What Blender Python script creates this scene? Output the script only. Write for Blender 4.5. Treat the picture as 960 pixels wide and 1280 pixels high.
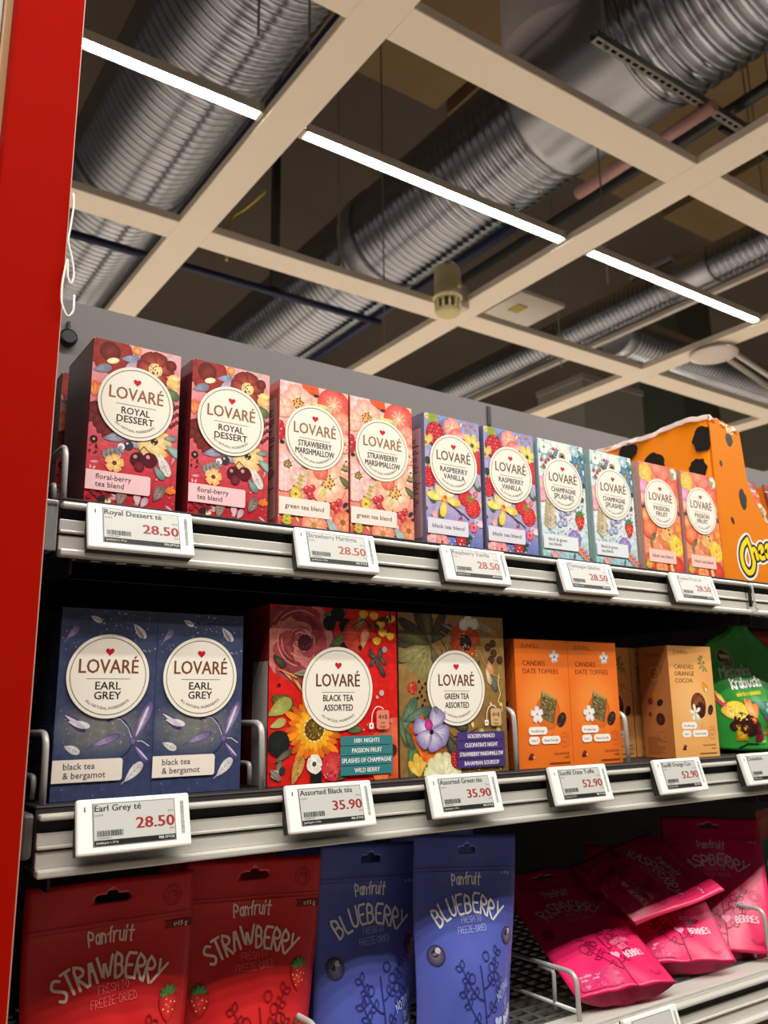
import bpy, bmesh, math, random
from mathutils import Vector, Matrix, geometry
R = math.radians
scene = bpy.context.scene
COL = scene.collection
for o in list(bpy.data.objects): bpy.data.objects.remove(o)

# ------------------------------------------------------------------ camera, world, lights, exposure
cam_data = bpy.data.cameras.new('camera'); cam = bpy.data.objects.new('camera', cam_data); COL.objects.link(cam)
CAM = Vector((-0.1449, -0.6900, -0.1619))
YAW, PITCH, ROLL = R(-34.7845), R(12.7777), R(-0.7227)
_f = Vector((-math.sin(YAW)*math.cos(PITCH), math.cos(YAW)*math.cos(PITCH), math.sin(PITCH)))
_r = Vector((math.cos(YAW), math.sin(YAW), 0)); _u = _r.cross(_f)
_r2 = _r*math.cos(ROLL) + _u*math.sin(ROLL); _u2 = -_r*math.sin(ROLL) + _u*math.cos(ROLL)
cam.matrix_world = Matrix(((_r2.x, _u2.x, -_f.x, CAM.x), (_r2.y, _u2.y, -_f.y, CAM.y), (_r2.z, _u2.z, -_f.z, CAM.z), (0, 0, 0, 1)))
cam_data.sensor_fit = 'VERTICAL'; cam_data.sensor_height = 36; cam_data.sensor_width = 27
cam_data.lens = 1070.25/1280*36
cam_data.clip_start = 0.02; cam_data.clip_end = 60
cam_data.dof.use_dof = True; cam_data.dof.focus_distance = 0.78; cam_data.dof.aperture_fstop = 11
scene.camera = cam

scene.view_settings.view_transform = 'Standard'; scene.view_settings.look = 'None'
scene.view_settings.gamma = 1.0; scene.view_settings.use_curve_mapping = False
scene.view_settings.exposure = 0.0

world = bpy.data.worlds.new('world'); scene.world = world; world.use_nodes = True
bg = world.node_tree.nodes['Background']; bg.inputs[0].default_value = (1.0, .90, .80, 1); bg.inputs[1].default_value = 0.06

def area(name, loc, sx, sy, power, color=(1, .955, .88)):
    l = bpy.data.lights.new(name, 'AREA'); l.shape = 'RECTANGLE'; l.size = sx; l.size_y = sy; l.energy = power; l.color = color
    o = bpy.data.objects.new(name, l); COL.objects.link(o); o.location = loc; return o
# the aisle's LED lines behind the photographer (they hang level with the ceiling grid, shining down)
area('unseen_light_line', (1.0, -0.82, 1.43), 9, .035, 118)
area('unseen_light_line', (1.0, -0.99, 1.43), 9, .035, 102)
# strong unseen light lines added beyond the shelves; their floor bounce brightens the ceiling
area('unseen_light_line', (3.0, 3.6, 1.43), 12, .05, 560)
area('unseen_light_line', (3.0, 6.0, 1.43), 12, .05, 560)

# ------------------------------------------------------------------ materials
def lin(c):
    return tuple(((x/255)/12.92 if x/255 <= .04045 else ((x/255+.055)/1.055)**2.4) for x in c)
def mat(name, rgb, rough=.5, metal=0, noise=0, scale=40, bump=0, spec=.5, trans=0, alpha=1, stretch=None):
    m = bpy.data.materials.new(name); m.use_nodes = True; nt = m.node_tree; b = nt.nodes['Principled BSDF']
    c = lin(rgb)+(1,); b.inputs['Base Color'].default_value = c
    b.inputs['Roughness'].default_value = rough; b.inputs['Metallic'].default_value = metal
    b.inputs['Specular IOR Level'].default_value = spec
    b.inputs['Transmission Weight'].default_value = trans; b.inputs['Alpha'].default_value = alpha
    if noise or bump:
        tc = nt.nodes.new('ShaderNodeTexCoord'); n = nt.nodes.new('ShaderNodeTexNoise'); n.inputs['Scale'].default_value = scale; n.inputs['Detail'].default_value = 4
        mp = nt.nodes.new('ShaderNodeMapping'); nt.links.new(tc.outputs['Object'], mp.inputs[0]); nt.links.new(mp.outputs[0], n.inputs['Vector'])
        if stretch: mp.inputs['Scale'].default_value = stretch
        if noise:
            r = nt.nodes.new('ShaderNodeMapRange'); r.inputs[3].default_value = 1-noise; r.inputs[4].default_value = 1+noise
            nt.links.new(n.outputs[0], r.inputs[0])
            mx = nt.nodes.new('ShaderNodeMix'); mx.data_type = 'RGBA'; mx.blend_type = 'MULTIPLY'; mx.inputs[0].default_value = 1
            mx.inputs[6].default_value = c; nt.links.new(r.outputs[0], mx.inputs[7]); nt.links.new(mx.outputs[2], b.inputs['Base Color'])
        if bump:
            bp = nt.nodes.new('ShaderNodeBump'); bp.inputs['Strength'].default_value = bump; bp.inputs['Distance'].default_value = .002
            nt.links.new(n.outputs[0], bp.inputs['Height']); nt.links.new(bp.outputs[0], b.inputs['Normal'])
    return m
def print_mat(name, rough, noise, scale, bump=0):
    m = bpy.data.materials.new(name); m.use_nodes = True; nt = m.node_tree; b = nt.nodes['Principled BSDF']
    a = nt.nodes.new('ShaderNodeAttribute'); a.attribute_name = 'ink'
    b.inputs['Roughness'].default_value = rough; b.inputs['Specular IOR Level'].default_value = .35
    if noise:
        tc = nt.nodes.new('ShaderNodeTexCoord'); n = nt.nodes.new('ShaderNodeTexNoise'); n.inputs['Scale'].default_value = scale; n.inputs['Detail'].default_value = 5
        nt.links.new(tc.outputs['Object'], n.inputs['Vector'])
        r = nt.nodes.new('ShaderNodeMapRange'); r.inputs[1].default_value = .3; r.inputs[2].default_value = .7; r.inputs[3].default_value = 1-noise; r.inputs[4].default_value = 1+noise*.7
        nt.links.new(n.outputs[0], r.inputs[0])
        mx = nt.nodes.new('ShaderNodeMix'); mx.data_type = 'RGBA'; mx.blend_type = 'MULTIPLY'; mx.inputs[0].default_value = 1
        nt.links.new(a.outputs['Color'], mx.inputs[6]); nt.links.new(r.outputs[0], mx.inputs[7]); nt.links.new(mx.outputs[2], b.inputs['Base Color'])
    else: nt.links.new(a.outputs['Color'], b.inputs['Base Color'])
    return m
def emis(name, rgb, s):
    m = bpy.data.materials.new(name); m.use_nodes = True; b = m.node_tree.nodes['Principled BSDF']
    b.inputs['Base Color'].default_value = (.8, .8, .8, 1); b.inputs['Emission Color'].default_value = lin(rgb)+(1,); b.inputs['Emission Strength'].default_value = s
    return m
M = {}
M['art'] = print_mat('watercolour_print', .42, .22, 160)
M['ink'] = print_mat('plain_print', .45, 0, 1)
M['film_print'] = print_mat('pouch_print', .38, 0, 1)
M['red'] = mat('red_panel_paint', (150, 12, 1), .75, noise=.05, scale=60, spec=.03)
M['cream'] = mat('cream_beam_paint', (238, 225, 208), .6, noise=.03, scale=6)
M['slab'] = mat('dark_ceiling', (86, 75, 66), .9, noise=.25, scale=1.2)
M['floor'] = mat('shop_floor', (164, 154, 142), .5, noise=.06, scale=3)
M['wall'] = mat('far_wall', (128, 122, 112), .8, noise=.08, scale=1)
M['galv'] = mat('galvanised_metal', (170, 173, 182), .25, 1.0, noise=.16, scale=5, stretch=(1, .35, 1))
M['galv_smooth'] = mat('smooth_galvanised', (172, 173, 180), .38, 1.0, noise=.12, scale=4)
M['duct_grey'] = mat('grey_duct', (160, 152, 156), .6, .1, noise=.08, scale=3)
M['back_shade'] = mat('shade_black_back_panel', (24, 22, 22), .6)  # back panel darkened: shade below the top shelf put into its colour
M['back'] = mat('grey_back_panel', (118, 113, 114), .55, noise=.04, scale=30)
M['shelf'] = mat('dark_shelf_metal', (40, 36, 37), .55, .2, noise=.06, scale=40)
M['rail'] = mat('white_price_rail', (205, 202, 194), .3, .15, noise=.03, scale=30, stretch=(.1, 1, 1))
M['rail_dark'] = mat('rail_groove', (20, 18, 18), .6)
M['clear'] = mat('clear_plastic', (225, 228, 230), .15, trans=.75, alpha=1)
M['wire'] = mat('zinc_wire', (186, 184, 180), .45, .25)
M['white_wire'] = mat('white_wire', (226, 224, 218), .4)
M['tag_white'] = mat('white_tag_plastic', (236, 235, 231), .4)
M['tag_bezel'] = mat('tag_bezel', (120, 118, 116), .5)
M['tag_screen'] = mat('paper_grey_screen', (192, 192, 187), .35)
M['tag_back'] = mat('tag_back', (22, 21, 22), .5)
M['black'] = mat('black_plastic', (14, 14, 15), .45)
M['navy'] = mat('navy_pipe', (16, 26, 66), .45)
M['darkpipe'] = mat('black_pipe', (20, 18, 20), .5)
M['pink'] = mat('pink_pipe', (196, 150, 144), .5)
M['steel'] = mat('steel_strut', (116, 112, 108), .45, .7)
M['beige'] = mat('beige_plastic', (242, 226, 172), .5)
M['beige_dark'] = mat('beige_grille', (96, 82, 48), .6)
M['whitep'] = mat('white_board', (206, 198, 190), .6, noise=.05, scale=9)
M['yellow'] = mat('yellow_cable', (170, 150, 30), .5)
M['wood'] = mat('wood_edge', (170, 128, 80), .5, noise=.12, scale=30, stretch=(1, 1, .1))
M['lamp_house'] = mat('lamp_housing', (206, 196, 180), .5)
M['led'] = emis('led_strip', (255, 252, 246), 60)
M['film'] = mat('plastic_film', (232, 214, 206), .22, noise=.1, scale=40, bump=.6, alpha=.72)

# ------------------------------------------------------------------ object helpers
def link(o, parent=None):
    COL.objects.link(o)
    if parent is not None: o.parent = parent
    return o
def tag(o, label, cat, group=None, kind=None):
    if label: o['label'] = label
    if cat: o['category'] = cat
    if group: o['group'] = group
    if kind: o['kind'] = kind
    return o
def thing(name, loc, label, cat, group=None, rz=0):
    o = bpy.data.objects.new(name, None); o.empty_display_size = .02; COL.objects.link(o)
    o.location = loc; o.rotation_euler = (0, 0, rz); return tag(o, label, cat, group)
def dup(root, loc, label, rot=None, group=None):
    r = root.copy(); COL.objects.link(r); r.location = loc
    if rot is not None: r.rotation_euler = rot
    r['label'] = label
    if group: r['group'] = group
    for ch in list(root.children):
        c = ch.copy(); COL.objects.link(c); c.parent = r
        for g in list(ch.children):
            d = g.copy(); COL.objects.link(d); d.parent = c
    return r
def obj(name, bm, material, parent=None, smooth=False):
    me = bpy.data.meshes.new(name); bm.normal_update(); bm.to_mesh(me); bm.free()
    for m in (material if isinstance(material, (list, tuple)) else [material]): me.materials.append(m)
    if smooth:
        for p in me.polygons: p.use_smooth = True
    return link(bpy.data.objects.new(name, me), parent)
def box(bm, x0, x1, y0, y1, z0, z1, bev=0, mi=0, seg=2):
    r = bmesh.ops.create_cube(bm, size=1)
    for v in r['verts']: v.co = Vector(((x0+x1)/2+v.co.x*(x1-x0), (y0+y1)/2+v.co.y*(y1-y0), (z0+z1)/2+v.co.z*(z1-z0)))
    fs = set(f for v in r['verts'] for f in v.link_faces)
    for f in fs: f.material_index = mi
    if bev:
        es = list(set(e for v in r['verts'] for e in v.link_edges))
        bmesh.ops.bevel(bm, geom=es, offset=bev, segments=seg, affect='EDGES', profile=.5)
def sweep(bm, pts, r, n=8, closed=False, mi=0):
    pts = [Vector(p) for p in pts]; rings = []; N = len(pts); up = None
    for i, p in enumerate(pts):
        a = pts[i-1] if i else pts[0]; b = pts[i+1] if i < N-1 else pts[-1]
        t = (b-a).normalized()
        if up is None:
            up = Vector((0, 0, 1)) if abs(t.z) < .9 else Vector((1, 0, 0))
        s = t.cross(up).normalized(); up = s.cross(t).normalized()
        rr = r[i] if isinstance(r, (list, tuple)) else r
        rings.append([bm.verts.new(p+s*math.cos(2*math.pi*k/n)*rr+up*math.sin(2*math.pi*k/n)*rr) for k in range(n)])
    for A, B in zip(rings, rings[1:]):
        for k in range(n):
            f = bm.faces.new((A[k], B[k], B[(k+1) % n], A[(k+1) % n])); f.smooth = True; f.material_index = mi
    bm.faces.new(rings[0]); bm.faces.new(list(reversed(rings[-1])))
def fillet(pts, rad, n=5):
    pts = [Vector(p) for p in pts]; out = [pts[0]]
    for a, b, c in zip(pts, pts[1:], pts[2:]):
        d1 = (a-b); d2 = (c-b); r = min(rad, d1.length*.45, d2.length*.45)
        p0 = b+d1.normalized()*r; p1 = b+d2.normalized()*r
        for i in range(n+1):
            t = i/n; out.append(p0*(1-t)**2+b*2*t*(1-t)+p1*t*t)
    return out+[pts[-1]]
def lathe(bm, prof, n=32, axis='z', c=(0, 0, 0), mi=0, cap=True):
    c = Vector(c); rings = []
    for r, h in prof:
        ring = []
        for k in range(n):
            a = 2*math.pi*k/n; ca, sa = math.cos(a)*r, math.sin(a)*r
            ring.append(bm.verts.new(c+(Vector((ca, sa, h)) if axis == 'z' else Vector((sa, h, ca)) if axis == 'y' else Vector((h, ca, sa)))))
        rings.append(ring)
    for A, B in zip(rings, rings[1:]):
        for k in range(n):
            f = bm.faces.new((A[k], A[(k+1) % n], B[(k+1) % n], B[k])); f.smooth = True; f.material_index = mi
    if cap:
        bm.faces.new(list(reversed(rings[0]))).material_index = mi; bm.faces.new(rings[-1]).material_index = mi
def BM(): return bmesh.new()

# ------------------------------------------------------------------ lettering
_tc = {}
def text_tris(s, bold=0.0):
    k = (s, bold)
    if k in _tc: return _tc[k]
    cu = bpy.data.curves.new('t', 'FONT'); cu.body = s; cu.size = 1; cu.offset = bold; cu.resolution_u = 2
    o = bpy.data.objects.new('t', cu); COL.objects.link(o); bpy.context.view_layer.update()
    ev = o.evaluated_get(bpy.context.evaluated_depsgraph_get()); me = ev.to_mesh(); me.calc_loop_triangles()
    CAP = .682
    vs = [(v.co.x/CAP, v.co.y/CAP) for v in me.vertices]
    tr = [tuple(vs[i] for i in t.vertices) for t in me.loop_triangles]
    ev.to_mesh_clear(); bpy.data.objects.remove(o); bpy.data.curves.remove(cu)
    x0 = min((v[0] for v in vs), default=0); x1 = max((v[0] for v in vs), default=0)
    tr = [tuple((p[0]-x0, p[1]) for p in t) for t in tr]
    _tc[k] = (tr, x1-x0); return _tc[k]
# hand-drawn letters: strokes on a 4 x 6 grid, "xy" pairs
HAND = {'A': '00 26 40|13 33', 'B': '00 06 35 33 03|03 33 41 20 00', 'C': '45 26 04 02 20 41', 'D': '00 06 35 42 20 00', 'E': '46 06 00 40|03 33', 'F': '46 06 00|03 33',
 'G': '45 26 04 02 20 41 43 23', 'H': '06 00|46 40|03 43', 'I': '20 26', 'K': '06 00|45 03 40', 'L': '06 00 40', 'M': '00 06 33 66 60', 'N': '00 06 40 46', 'O': '26 04 02 20 42 44 26',
 'P': '00 06 35 44 32 03', 'R': '00 06 35 44 33 03 40', 'S': '45 26 05 04 42 41 20 01', 'T': '06 46|26 20', 'U': '06 01 20 41 46', 'V': '06 20 46', 'W': '06 20 35 50 76', 'Y': '06 23|46 00', 'Z': '06 46 00 40',
 'a': '33 14 02 10 31|34 30', 'n': '00 04|02 14 33 30', 'f': '36 25 20|03 34', 'r': '00 04|02 14 34', 'u': '04 01 10 31|34 30', 'i': '20 24|25 26', 't': '26 20 30|04 44', 'e': '02 33 24 03 01 20 31', 's': '34 14 03 31 10 01', 'z': '04 34 00 30',
 'k': '06 00|34 02 30', 'w': '04 10 22 30 44', 'o': '14 02 10 32 14', 'h': '06 00|02 14 33 30', 'l': '16 10', 'b': '06 00 20 32 14 02', 'd': '36 30 10 02 14 33', 'y': '04 22|44 00', '-': '03 33', ' ': '', "'": '26 25', 'g': '33 14 02 10 31|34 30', 'ę': '02 33 24 03 01 20 31', 'm': '00 04 13 24 20|23 34 43 40', 'c': '34 14 02 10 30', 'q': '33 14 02 10 31|34 30'}
def chaikin(p):
    if len(p) < 3: return p
    out = [p[0]]
    for a, b in zip(p, p[1:]):
        out += [(a[0]*.78+b[0]*.22, a[1]*.78+b[1]*.22), (a[0]*.22+b[0]*.78, a[1]*.22+b[1]*.78)]
    return out+[p[-1]]
def hand_strokes(s, gap=1.5, jit=0, seed=1):
    rnd = random.Random(seed); x = 0; out = []
    for ch in s:
        g = HAND.get(ch, ''); mx = 0; dy = rnd.uniform(-jit, jit); sc = 1+rnd.uniform(-jit, jit)*.15
        for st in g.split('|') if g else []:
            pts = [(int(q[0]), int(q[1])*sc+dy) for q in st.split() if len(q) == 2]
            mx = max([mx]+[p[0] for p in pts])
            if ch in 'Ii': mx = 2
            sm = chaikin(pts)
            out.append([(p[0]+x-(2 if ch in 'I' else 2 if ch == 'i' else 0)+(0.3 if ch in 'Ii' else 0), p[1]) for p in sm])
        x += (mx if ch not in 'Ii' else .6)+gap if g else 2.4
    return out, x-gap

class Canvas:
    """flat printed artwork in millimetres, later laid on a face; each shape lies a hair above the one before"""
    def __init__(s, w, h): s.w, s.h, s.t, s.L, s.warp = w, h, [], 0, None
    def tri(s, P, C_):
        if s.warp: P = [s.warp(*p) for p in P]
        poly = [(p[0], p[1])+tuple(c) for p, c in zip(P, C_)]
        for ax, lim, sg in ((0, 0, 1), (0, s.w, -1), (1, 0, 1), (1, s.h, -1)):
            if all((p[ax]-lim)*sg >= 0 for p in poly): continue
            new = []
            for a, b in zip(poly, poly[1:]+poly[:1]):
                da, db = (a[ax]-lim)*sg, (b[ax]-lim)*sg
                if da >= 0: new.append(a)
                if (da < 0) != (db < 0):
                    t = da/(da-db); new.append(tuple(x+(y-x)*t for x, y in zip(a, b)))
            poly = new
            if len(poly) < 3: return
        for i in range(1, len(poly)-1): s.t.append((poly[0], poly[i], poly[i+1], s.L))
    def fan(s, pts, ce, cc=None, ctr=None, step=True):
        ce = lin(ce); cc = lin(cc) if cc else ce
        n = len(pts); ctr = ctr or (sum(p[0] for p in pts)/n, sum(p[1] for p in pts)/n)
        for a, b in zip(pts, pts[1:]+pts[:1]):
            if (a[0]-ctr[0])*(b[1]-ctr[1])-(a[1]-ctr[1])*(b[0]-ctr[0]) < 0: a, b = b, a
            s.tri((ctr, a, b), (cc, ce, ce))
        if step: s.L += 1
    def poly(s, pts, c):
        c = lin(c); tr = geometry.tessellate_polygon([[Vector((p[0], p[1], 0)) for p in pts]])
        for t in tr:
            q = [pts[i] for i in t]
            if (q[1][0]-q[0][0])*(q[2][1]-q[0][1])-(q[1][1]-q[0][1])*(q[2][0]-q[0][0]) < 0: q = [q[0], q[2], q[1]]
            s.tri(q, (c, c, c))
        s.L += 1
    def back(s, fn, nx=8, ny=16):
        for i in range(nx):
            for j in range(ny):
                q = [(s.w*a/nx, s.h*b/ny) for a, b in ((i, j), (i+1, j), (i+1, j+1), (i, j+1))]; c = [lin(fn(p[0]/s.w, p[1]/s.h)) for p in q]
                s.tri((q[0], q[1], q[2]), (c[0], c[1], c[2])); s.tri((q[0], q[2], q[3]), (c[0], c[2], c[3]))
        s.L += 1
    hold = False
    def disc(s, u, v, r, c, cc=None, ry=None, n=26, rot=0):
        ry = ry or r; cr, sr = math.cos(rot), math.sin(rot)
        s.fan([(u+math.cos(a)*r*cr-math.sin(a)*ry*sr, v+math.cos(a)*r*sr+math.sin(a)*ry*cr) for a in (2*math.pi*k/n for k in range(n))], c, cc, (u, v), not s.hold)
    def ring(s, u, v, r, w, c, n=56, ry=None, a0=0, a1=6.28319):
        k = (ry or r)/r; s.line([(u+math.cos(a)*r, v+math.sin(a)*r*k) for a in (a0+(a1-a0)*i/n for i in range(n+1))], w, c, False)
    def line(s, pts, w, c, joints=True, step=True, w1=None):
        c = lin(c); P = [pts[0]]
        for p in pts[1:]:
            if math.hypot(p[0]-P[-1][0], p[1]-P[-1][1]) > 1e-4: P.append(p)
        N = len(P)
        if N < 2: return
        W_ = lambda i: (w if w1 is None else w+(w1-w)*i/(N-1))/2
        d = [((b[0]-a[0])/math.hypot(b[0]-a[0], b[1]-a[1]), (b[1]-a[1])/math.hypot(b[0]-a[0], b[1]-a[1])) for a, b in zip(P, P[1:])]
        Lf, Rt = [], []
        for i, p in enumerate(P):
            a, b = d[max(0, i-1)], d[min(N-2, i)]; nx, ny = -(a[1]+b[1]), a[0]+b[0]; l = math.hypot(nx, ny)
            if l < 1e-3: nx, ny, l = -b[1], b[0], 1
            nx, ny = nx/l, ny/l; k = W_(i)*min(1.7, 1/max(.35, nx*-b[1]+ny*b[0]))
            Lf.append((p[0]+nx*k, p[1]+ny*k)); Rt.append((p[0]-nx*k, p[1]-ny*k))
        for i in range(N-1):
            s.tri((Rt[i], Rt[i+1], Lf[i+1]), (c, c, c)); s.tri((Rt[i], Lf[i+1], Lf[i]), (c, c, c))
        if joints and d[0] is not None and (P[0][0]-P[-1][0])**2+(P[0][1]-P[-1][1])**2 > 1e-6:
            for p, q, dd, r in ((Lf[0], Rt[0], (-d[0][0], -d[0][1]), W_(0)), (Rt[-1], Lf[-1], d[-1], W_(N-1))):
                m = ((p[0]+q[0])/2, (p[1]+q[1])/2); vx, vy = (p[0]-m[0]), (p[1]-m[1]); arc = [(m[0]+vx*math.cos(t)+dd[0]*r*math.sin(t), m[1]+vy*math.cos(t)+dd[1]*r*math.sin(t)) for t in (math.pi*k/5 for k in range(6))]
                for a, b in zip(arc, arc[1:]): s.tri((m, a, b), (c, c, c))
        if step: s.L += 1
    def rect(s, u0, v0, u1, v1, c, rad=0, rl=True, c2=None):
        if not rad: pts = [(u0, v0), (u1, v0), (u1, v1), (u0, v1)]
        else:
            pts = []
            for cx, cy, a0, on in ((u0+rad, v0+rad, 180, rl), (u1-rad, v0+rad, 270, 1), (u1-rad, v1-rad, 0, 1), (u0+rad, v1-rad, 90, rl)):
                if not on: pts.append((u0, v0 if a0 == 180 else v1)); continue
                pts += [(cx+math.cos(R(a0+15*k))*rad, cy+math.sin(R(a0+15*k))*rad) for k in range(7)]
        s.fan(pts, c, c2)
    def text(s, t, u, v, cap, c, align='c', bold=0.0, width=None, warp=None):
        if not t: return
        tr, w = text_tris(t); kx = (width/w) if width else cap; w = w*kx
        ox = u-(w/2 if align == 'c' else w if align == 'r' else 0); c = lin(c)
        for q in tr:
            P = [(ox+p[0]*kx, v+p[1]*cap) for p in q]
            if warp: P = [warp(*p) for p in P]
            s.tri(P, (c, c, c))
        s.L += 1
        for dx in ((-1, 1) if bold else ()):
            D_ = dx*bold*cap*1.6
            for q in tr:
                P = [(ox+p[0]*kx+D_, v+p[1]*cap) for p in q]
                if warp: P = [warp(*p) for p in P]
                s.tri(P, (c, c, c))
            s.L += 1
    def arc_text(s, t, u, v, r, cap, c, under=True, bold=0.0, spread=1.0):
        def wp(x, y):
            a = (x-u)/r*spread; rr = r-(y-v) if under else r+(y-v)
            return (u+math.sin(a)*rr, v-math.cos(a)*rr) if under else (u+math.sin(a)*rr, v+math.cos(a)*rr)
        s.text(t, u, v, cap, c, 'c', bold, None, wp)
    def hand(s, t, u, v, cap, w, c, width=None, bow=0, align='c', jit=0, slant=0, rise=0, seed=1, gap=1.5, w1=None, rot=0):
        st, W = hand_strokes(t, gap, jit, seed); k = cap/6; kx = width/W if width else k*.8; tw = W*kx
        ox = -(tw/2 if align == 'c' else tw if align == 'r' else 0); cr, sr = math.cos(rot), math.sin(rot)
        for p in st:
            q = []
            for x, y in p:
                X = ox+x*kx+slant*y*k; Y = y*k*(1)
                if bow:
                    a = X/bow; rr = bow+Y; X, Y = math.sin(a)*rr, math.cos(a)*rr-bow
                q.append((u+X*cr-Y*sr, v+X*sr+Y*cr))
            s.line(q, w, c, True, False); s.L += 1.2
    # ---- botany
    def petal(s, u, v, l, ang, w, ce, cc, blunt=.0):
        ca, sa = math.cos(ang), math.sin(ang); pts = []
        prof = ((0, .12), (.2, .55), (.45, .92), (.65, 1), (.85, .8+blunt*.2), (.96, .45+blunt*.3))
        for t, k in prof: pts.append((t*l, k*w/2))
        pts.append((l, 0))
        pts += [(t*l, -k*w/2) for t, k in reversed(prof)]
        s.fan([(u+x*ca-y*sa, v+x*sa+y*ca) for x, y in pts], ce, cc, (u+ca*l*.3, v+sa*l*.3))
    def flower(s, u, v, r, n, ce, cc, ck=None, rc=None, rot=0, w=None, dots=None, blunt=1):
        rnd = random.Random(int(u*7+v*13+r)); w = w or 2*math.pi*r/n*.85
        for k in range(n): s.petal(u, v, r*rnd.uniform(.9, 1.08), rot+2*math.pi*k/n+rnd.uniform(-.08, .08), w, ce, cc, blunt)
        if ck: s.disc(u, v, rc or r*.25, ck)
        if dots:
            for k in range(14):
                a = k*2.4; q = (rc or r*.25)*(.25+.85*math.sqrt(k/14)); s.disc(u+math.cos(a)*q, v+math.sin(a)*q, r*.045+.25, dots, n=6)
    def leaf(s, u, v, l, ang, w, c1, c2, vein=None):
        a = R(ang); s.petal(u, v, l, a, w, c1, c2, 0)
        if vein:
            e = (u+math.cos(a)*l*.92, v+math.sin(a)*l*.92); s.line([(u, v), e], .45, vein, False, False)
            for t in (.3, .5, .7):
                p = (u+math.cos(a)*l*t, v+math.sin(a)*l*t)
                for sg in (1, -1):
                    b = a+sg*.7; s.line([p, (p[0]+math.cos(b)*w*.4, p[1]+math.sin(b)*w*.4)], .3, vein, False, False)
            s.L += 1
    def sprig(s, u, v, l, ang, c, n=5, lw=2.2, ll=5):
        a = R(ang); s.line([(u, v), (u+math.cos(a)*l, v+math.sin(a)*l)], .45, c, False)
        for k in range(n):
            t = (k+1)/n*l; p = (u+math.cos(a)*t, v+math.sin(a)*t)
            for sg in (1, -1): s.petal(p[0], p[1], ll*(1-.4*k/n), a+sg*.85, lw, c, c)
    def rasp(s, u, v, r, c=(206, 26, 40), hi=(240, 110, 110), ry=None):
        ry = ry or r*1.15; s.disc(u, v, r, tuple(int(x*.72) for x in c), c, ry)
        s.hold = True
        for j in range(-3, 4):
            for i in range(-3, 4):
                x = (i+(j % 2)*.5)*r*.34; y = j*ry*.29
                if (x/r)**2+(y/ry)**2 < .85: s.disc(u+x, v+y, r*.17, c, hi if (i+j) % 2 else (228, 62, 70), n=7); s.L += .02
        s.hold = False; s.L += 1
    def berry(s, u, v, r, c, hi): s.disc(u, v, r, c, n=16); s.disc(u-r*.3, v+r*.35, r*.28, hi, n=8)
    def strawb(s, u, v, r, rot=0):
        s.fan([(u+x*r, v+y*r) for x, y in ((-.8, .6), (-.4, .9), (.4, .9), (.8, .6), (.75, 0), (.4, -.7), (0, -1.1), (-.4, -.7), (-.75, 0))], (176, 20, 28), (232, 60, 56))
        for k in range(10): a = k*2.4; q = r*.7*math.sqrt(k/10); s.disc(u+math.cos(a)*q, v+math.sin(a)*q-.05*r, r*.06+.1, (250, 200, 120), n=5)
        for a in (20, 60, 100, 140, 170): s.leaf(u, v+r*.75, r*.75, a, r*.35, (60, 110, 50), (90, 150, 70))
    def specks(s, n, u0, v0, u1, v1, r, cols, seed=1):
        rnd = random.Random(seed)
        s.hold = True
        for k in range(n): s.disc(rnd.uniform(u0, u1), rnd.uniform(v0, v1), r*rnd.uniform(.4, 1.2), rnd.choice(cols), n=6); s.L += .02
        s.hold = False; s.L += 1
    def heart(s, u, v, r, c):
        pts = []
        for k in range(24):
            t = 2*math.pi*k/24; pts.append((u+r/16*(16*math.sin(t)**3), v+r/16*(13*math.cos(t)-5*math.cos(2*t)-2*math.cos(3*t)-math.cos(4*t))))
        s.fan(pts, c)
    def ditsy(s, n, cols, greens, seed, r=2.6, skip=None):
        rnd = random.Random(seed); L0 = s.L
        for k in range(n):
            s.L = L0+k*.5; u, v = rnd.uniform(0, s.w), rnd.uniform(0, s.h)
            if skip and (u-skip[0])**2+(v-skip[1])**2 < skip[2]**2: continue
            q = rnd.random(); c1 = rnd.choice(cols)
            if q < .35:
                m = tuple(min(255, int(x+(255-x)*.5)) for x in c1); nn = rnd.choice((5, 6)); rr = r*rnd.uniform(.8, 1.7); a0 = rnd.uniform(0, 6)
                for i in range(nn): s.petal(u, v, rr, a0+i*6.283/nn, rr*.8, c1, m, 1)
                s.disc(u, v, rr*.24, rnd.choice(((90, 60, 30), (240, 210, 110), (60, 40, 40))), n=7)
            elif q < .75:
                g = rnd.choice(greens); s.leaf(u, v, r*rnd.uniform(1.6, 3.6), rnd.uniform(0, 360), r*rnd.uniform(.5, 1.1), g, tuple(min(255, int(x*1.25+12)) for x in g))
            else:
                for i in range(rnd.choice((2, 3, 4))): s.disc(u+rnd.uniform(-2, 2), v+rnd.uniform(-2, 2), r*rnd.uniform(.2, .45), c1, tuple(min(255, x+50) for x in c1), n=8)
        s.L = L0+n*.5+8
    def build(s, name, parent, fn, material, base=.00015, step=4e-6):
        step = min(step, .00105/max(1, s.L))
        vs, fs, cs = [], [], []; todo = s.t
        if material is M['film_print']:            # cut big patches small enough to follow the curved film
            todo = []; work = list(s.t)
            while work:
                t = work.pop(); e = [math.hypot(t[i][0]-t[(i+1) % 3][0], t[i][1]-t[(i+1) % 3][1]) for i in range(3)]; k = e.index(max(e))
                if e[k] < 7: todo.append(t); continue
                p, q, o = t[k], t[(k+1) % 3], t[(k+2) % 3]; m = tuple((x+y)/2 for x, y in zip(p, q)); work += [(p, m, o, t[3]), (m, q, o, t[3])]
        for a, b, c, L in todo:
            i = len(vs)
            for p in (a, b, c): vs.append(fn(p[0]/1000, p[1]/1000, base+L*step)); cs += [p[2], p[3], p[4], 1]
            fs.append((i, i+1, i+2))
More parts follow.
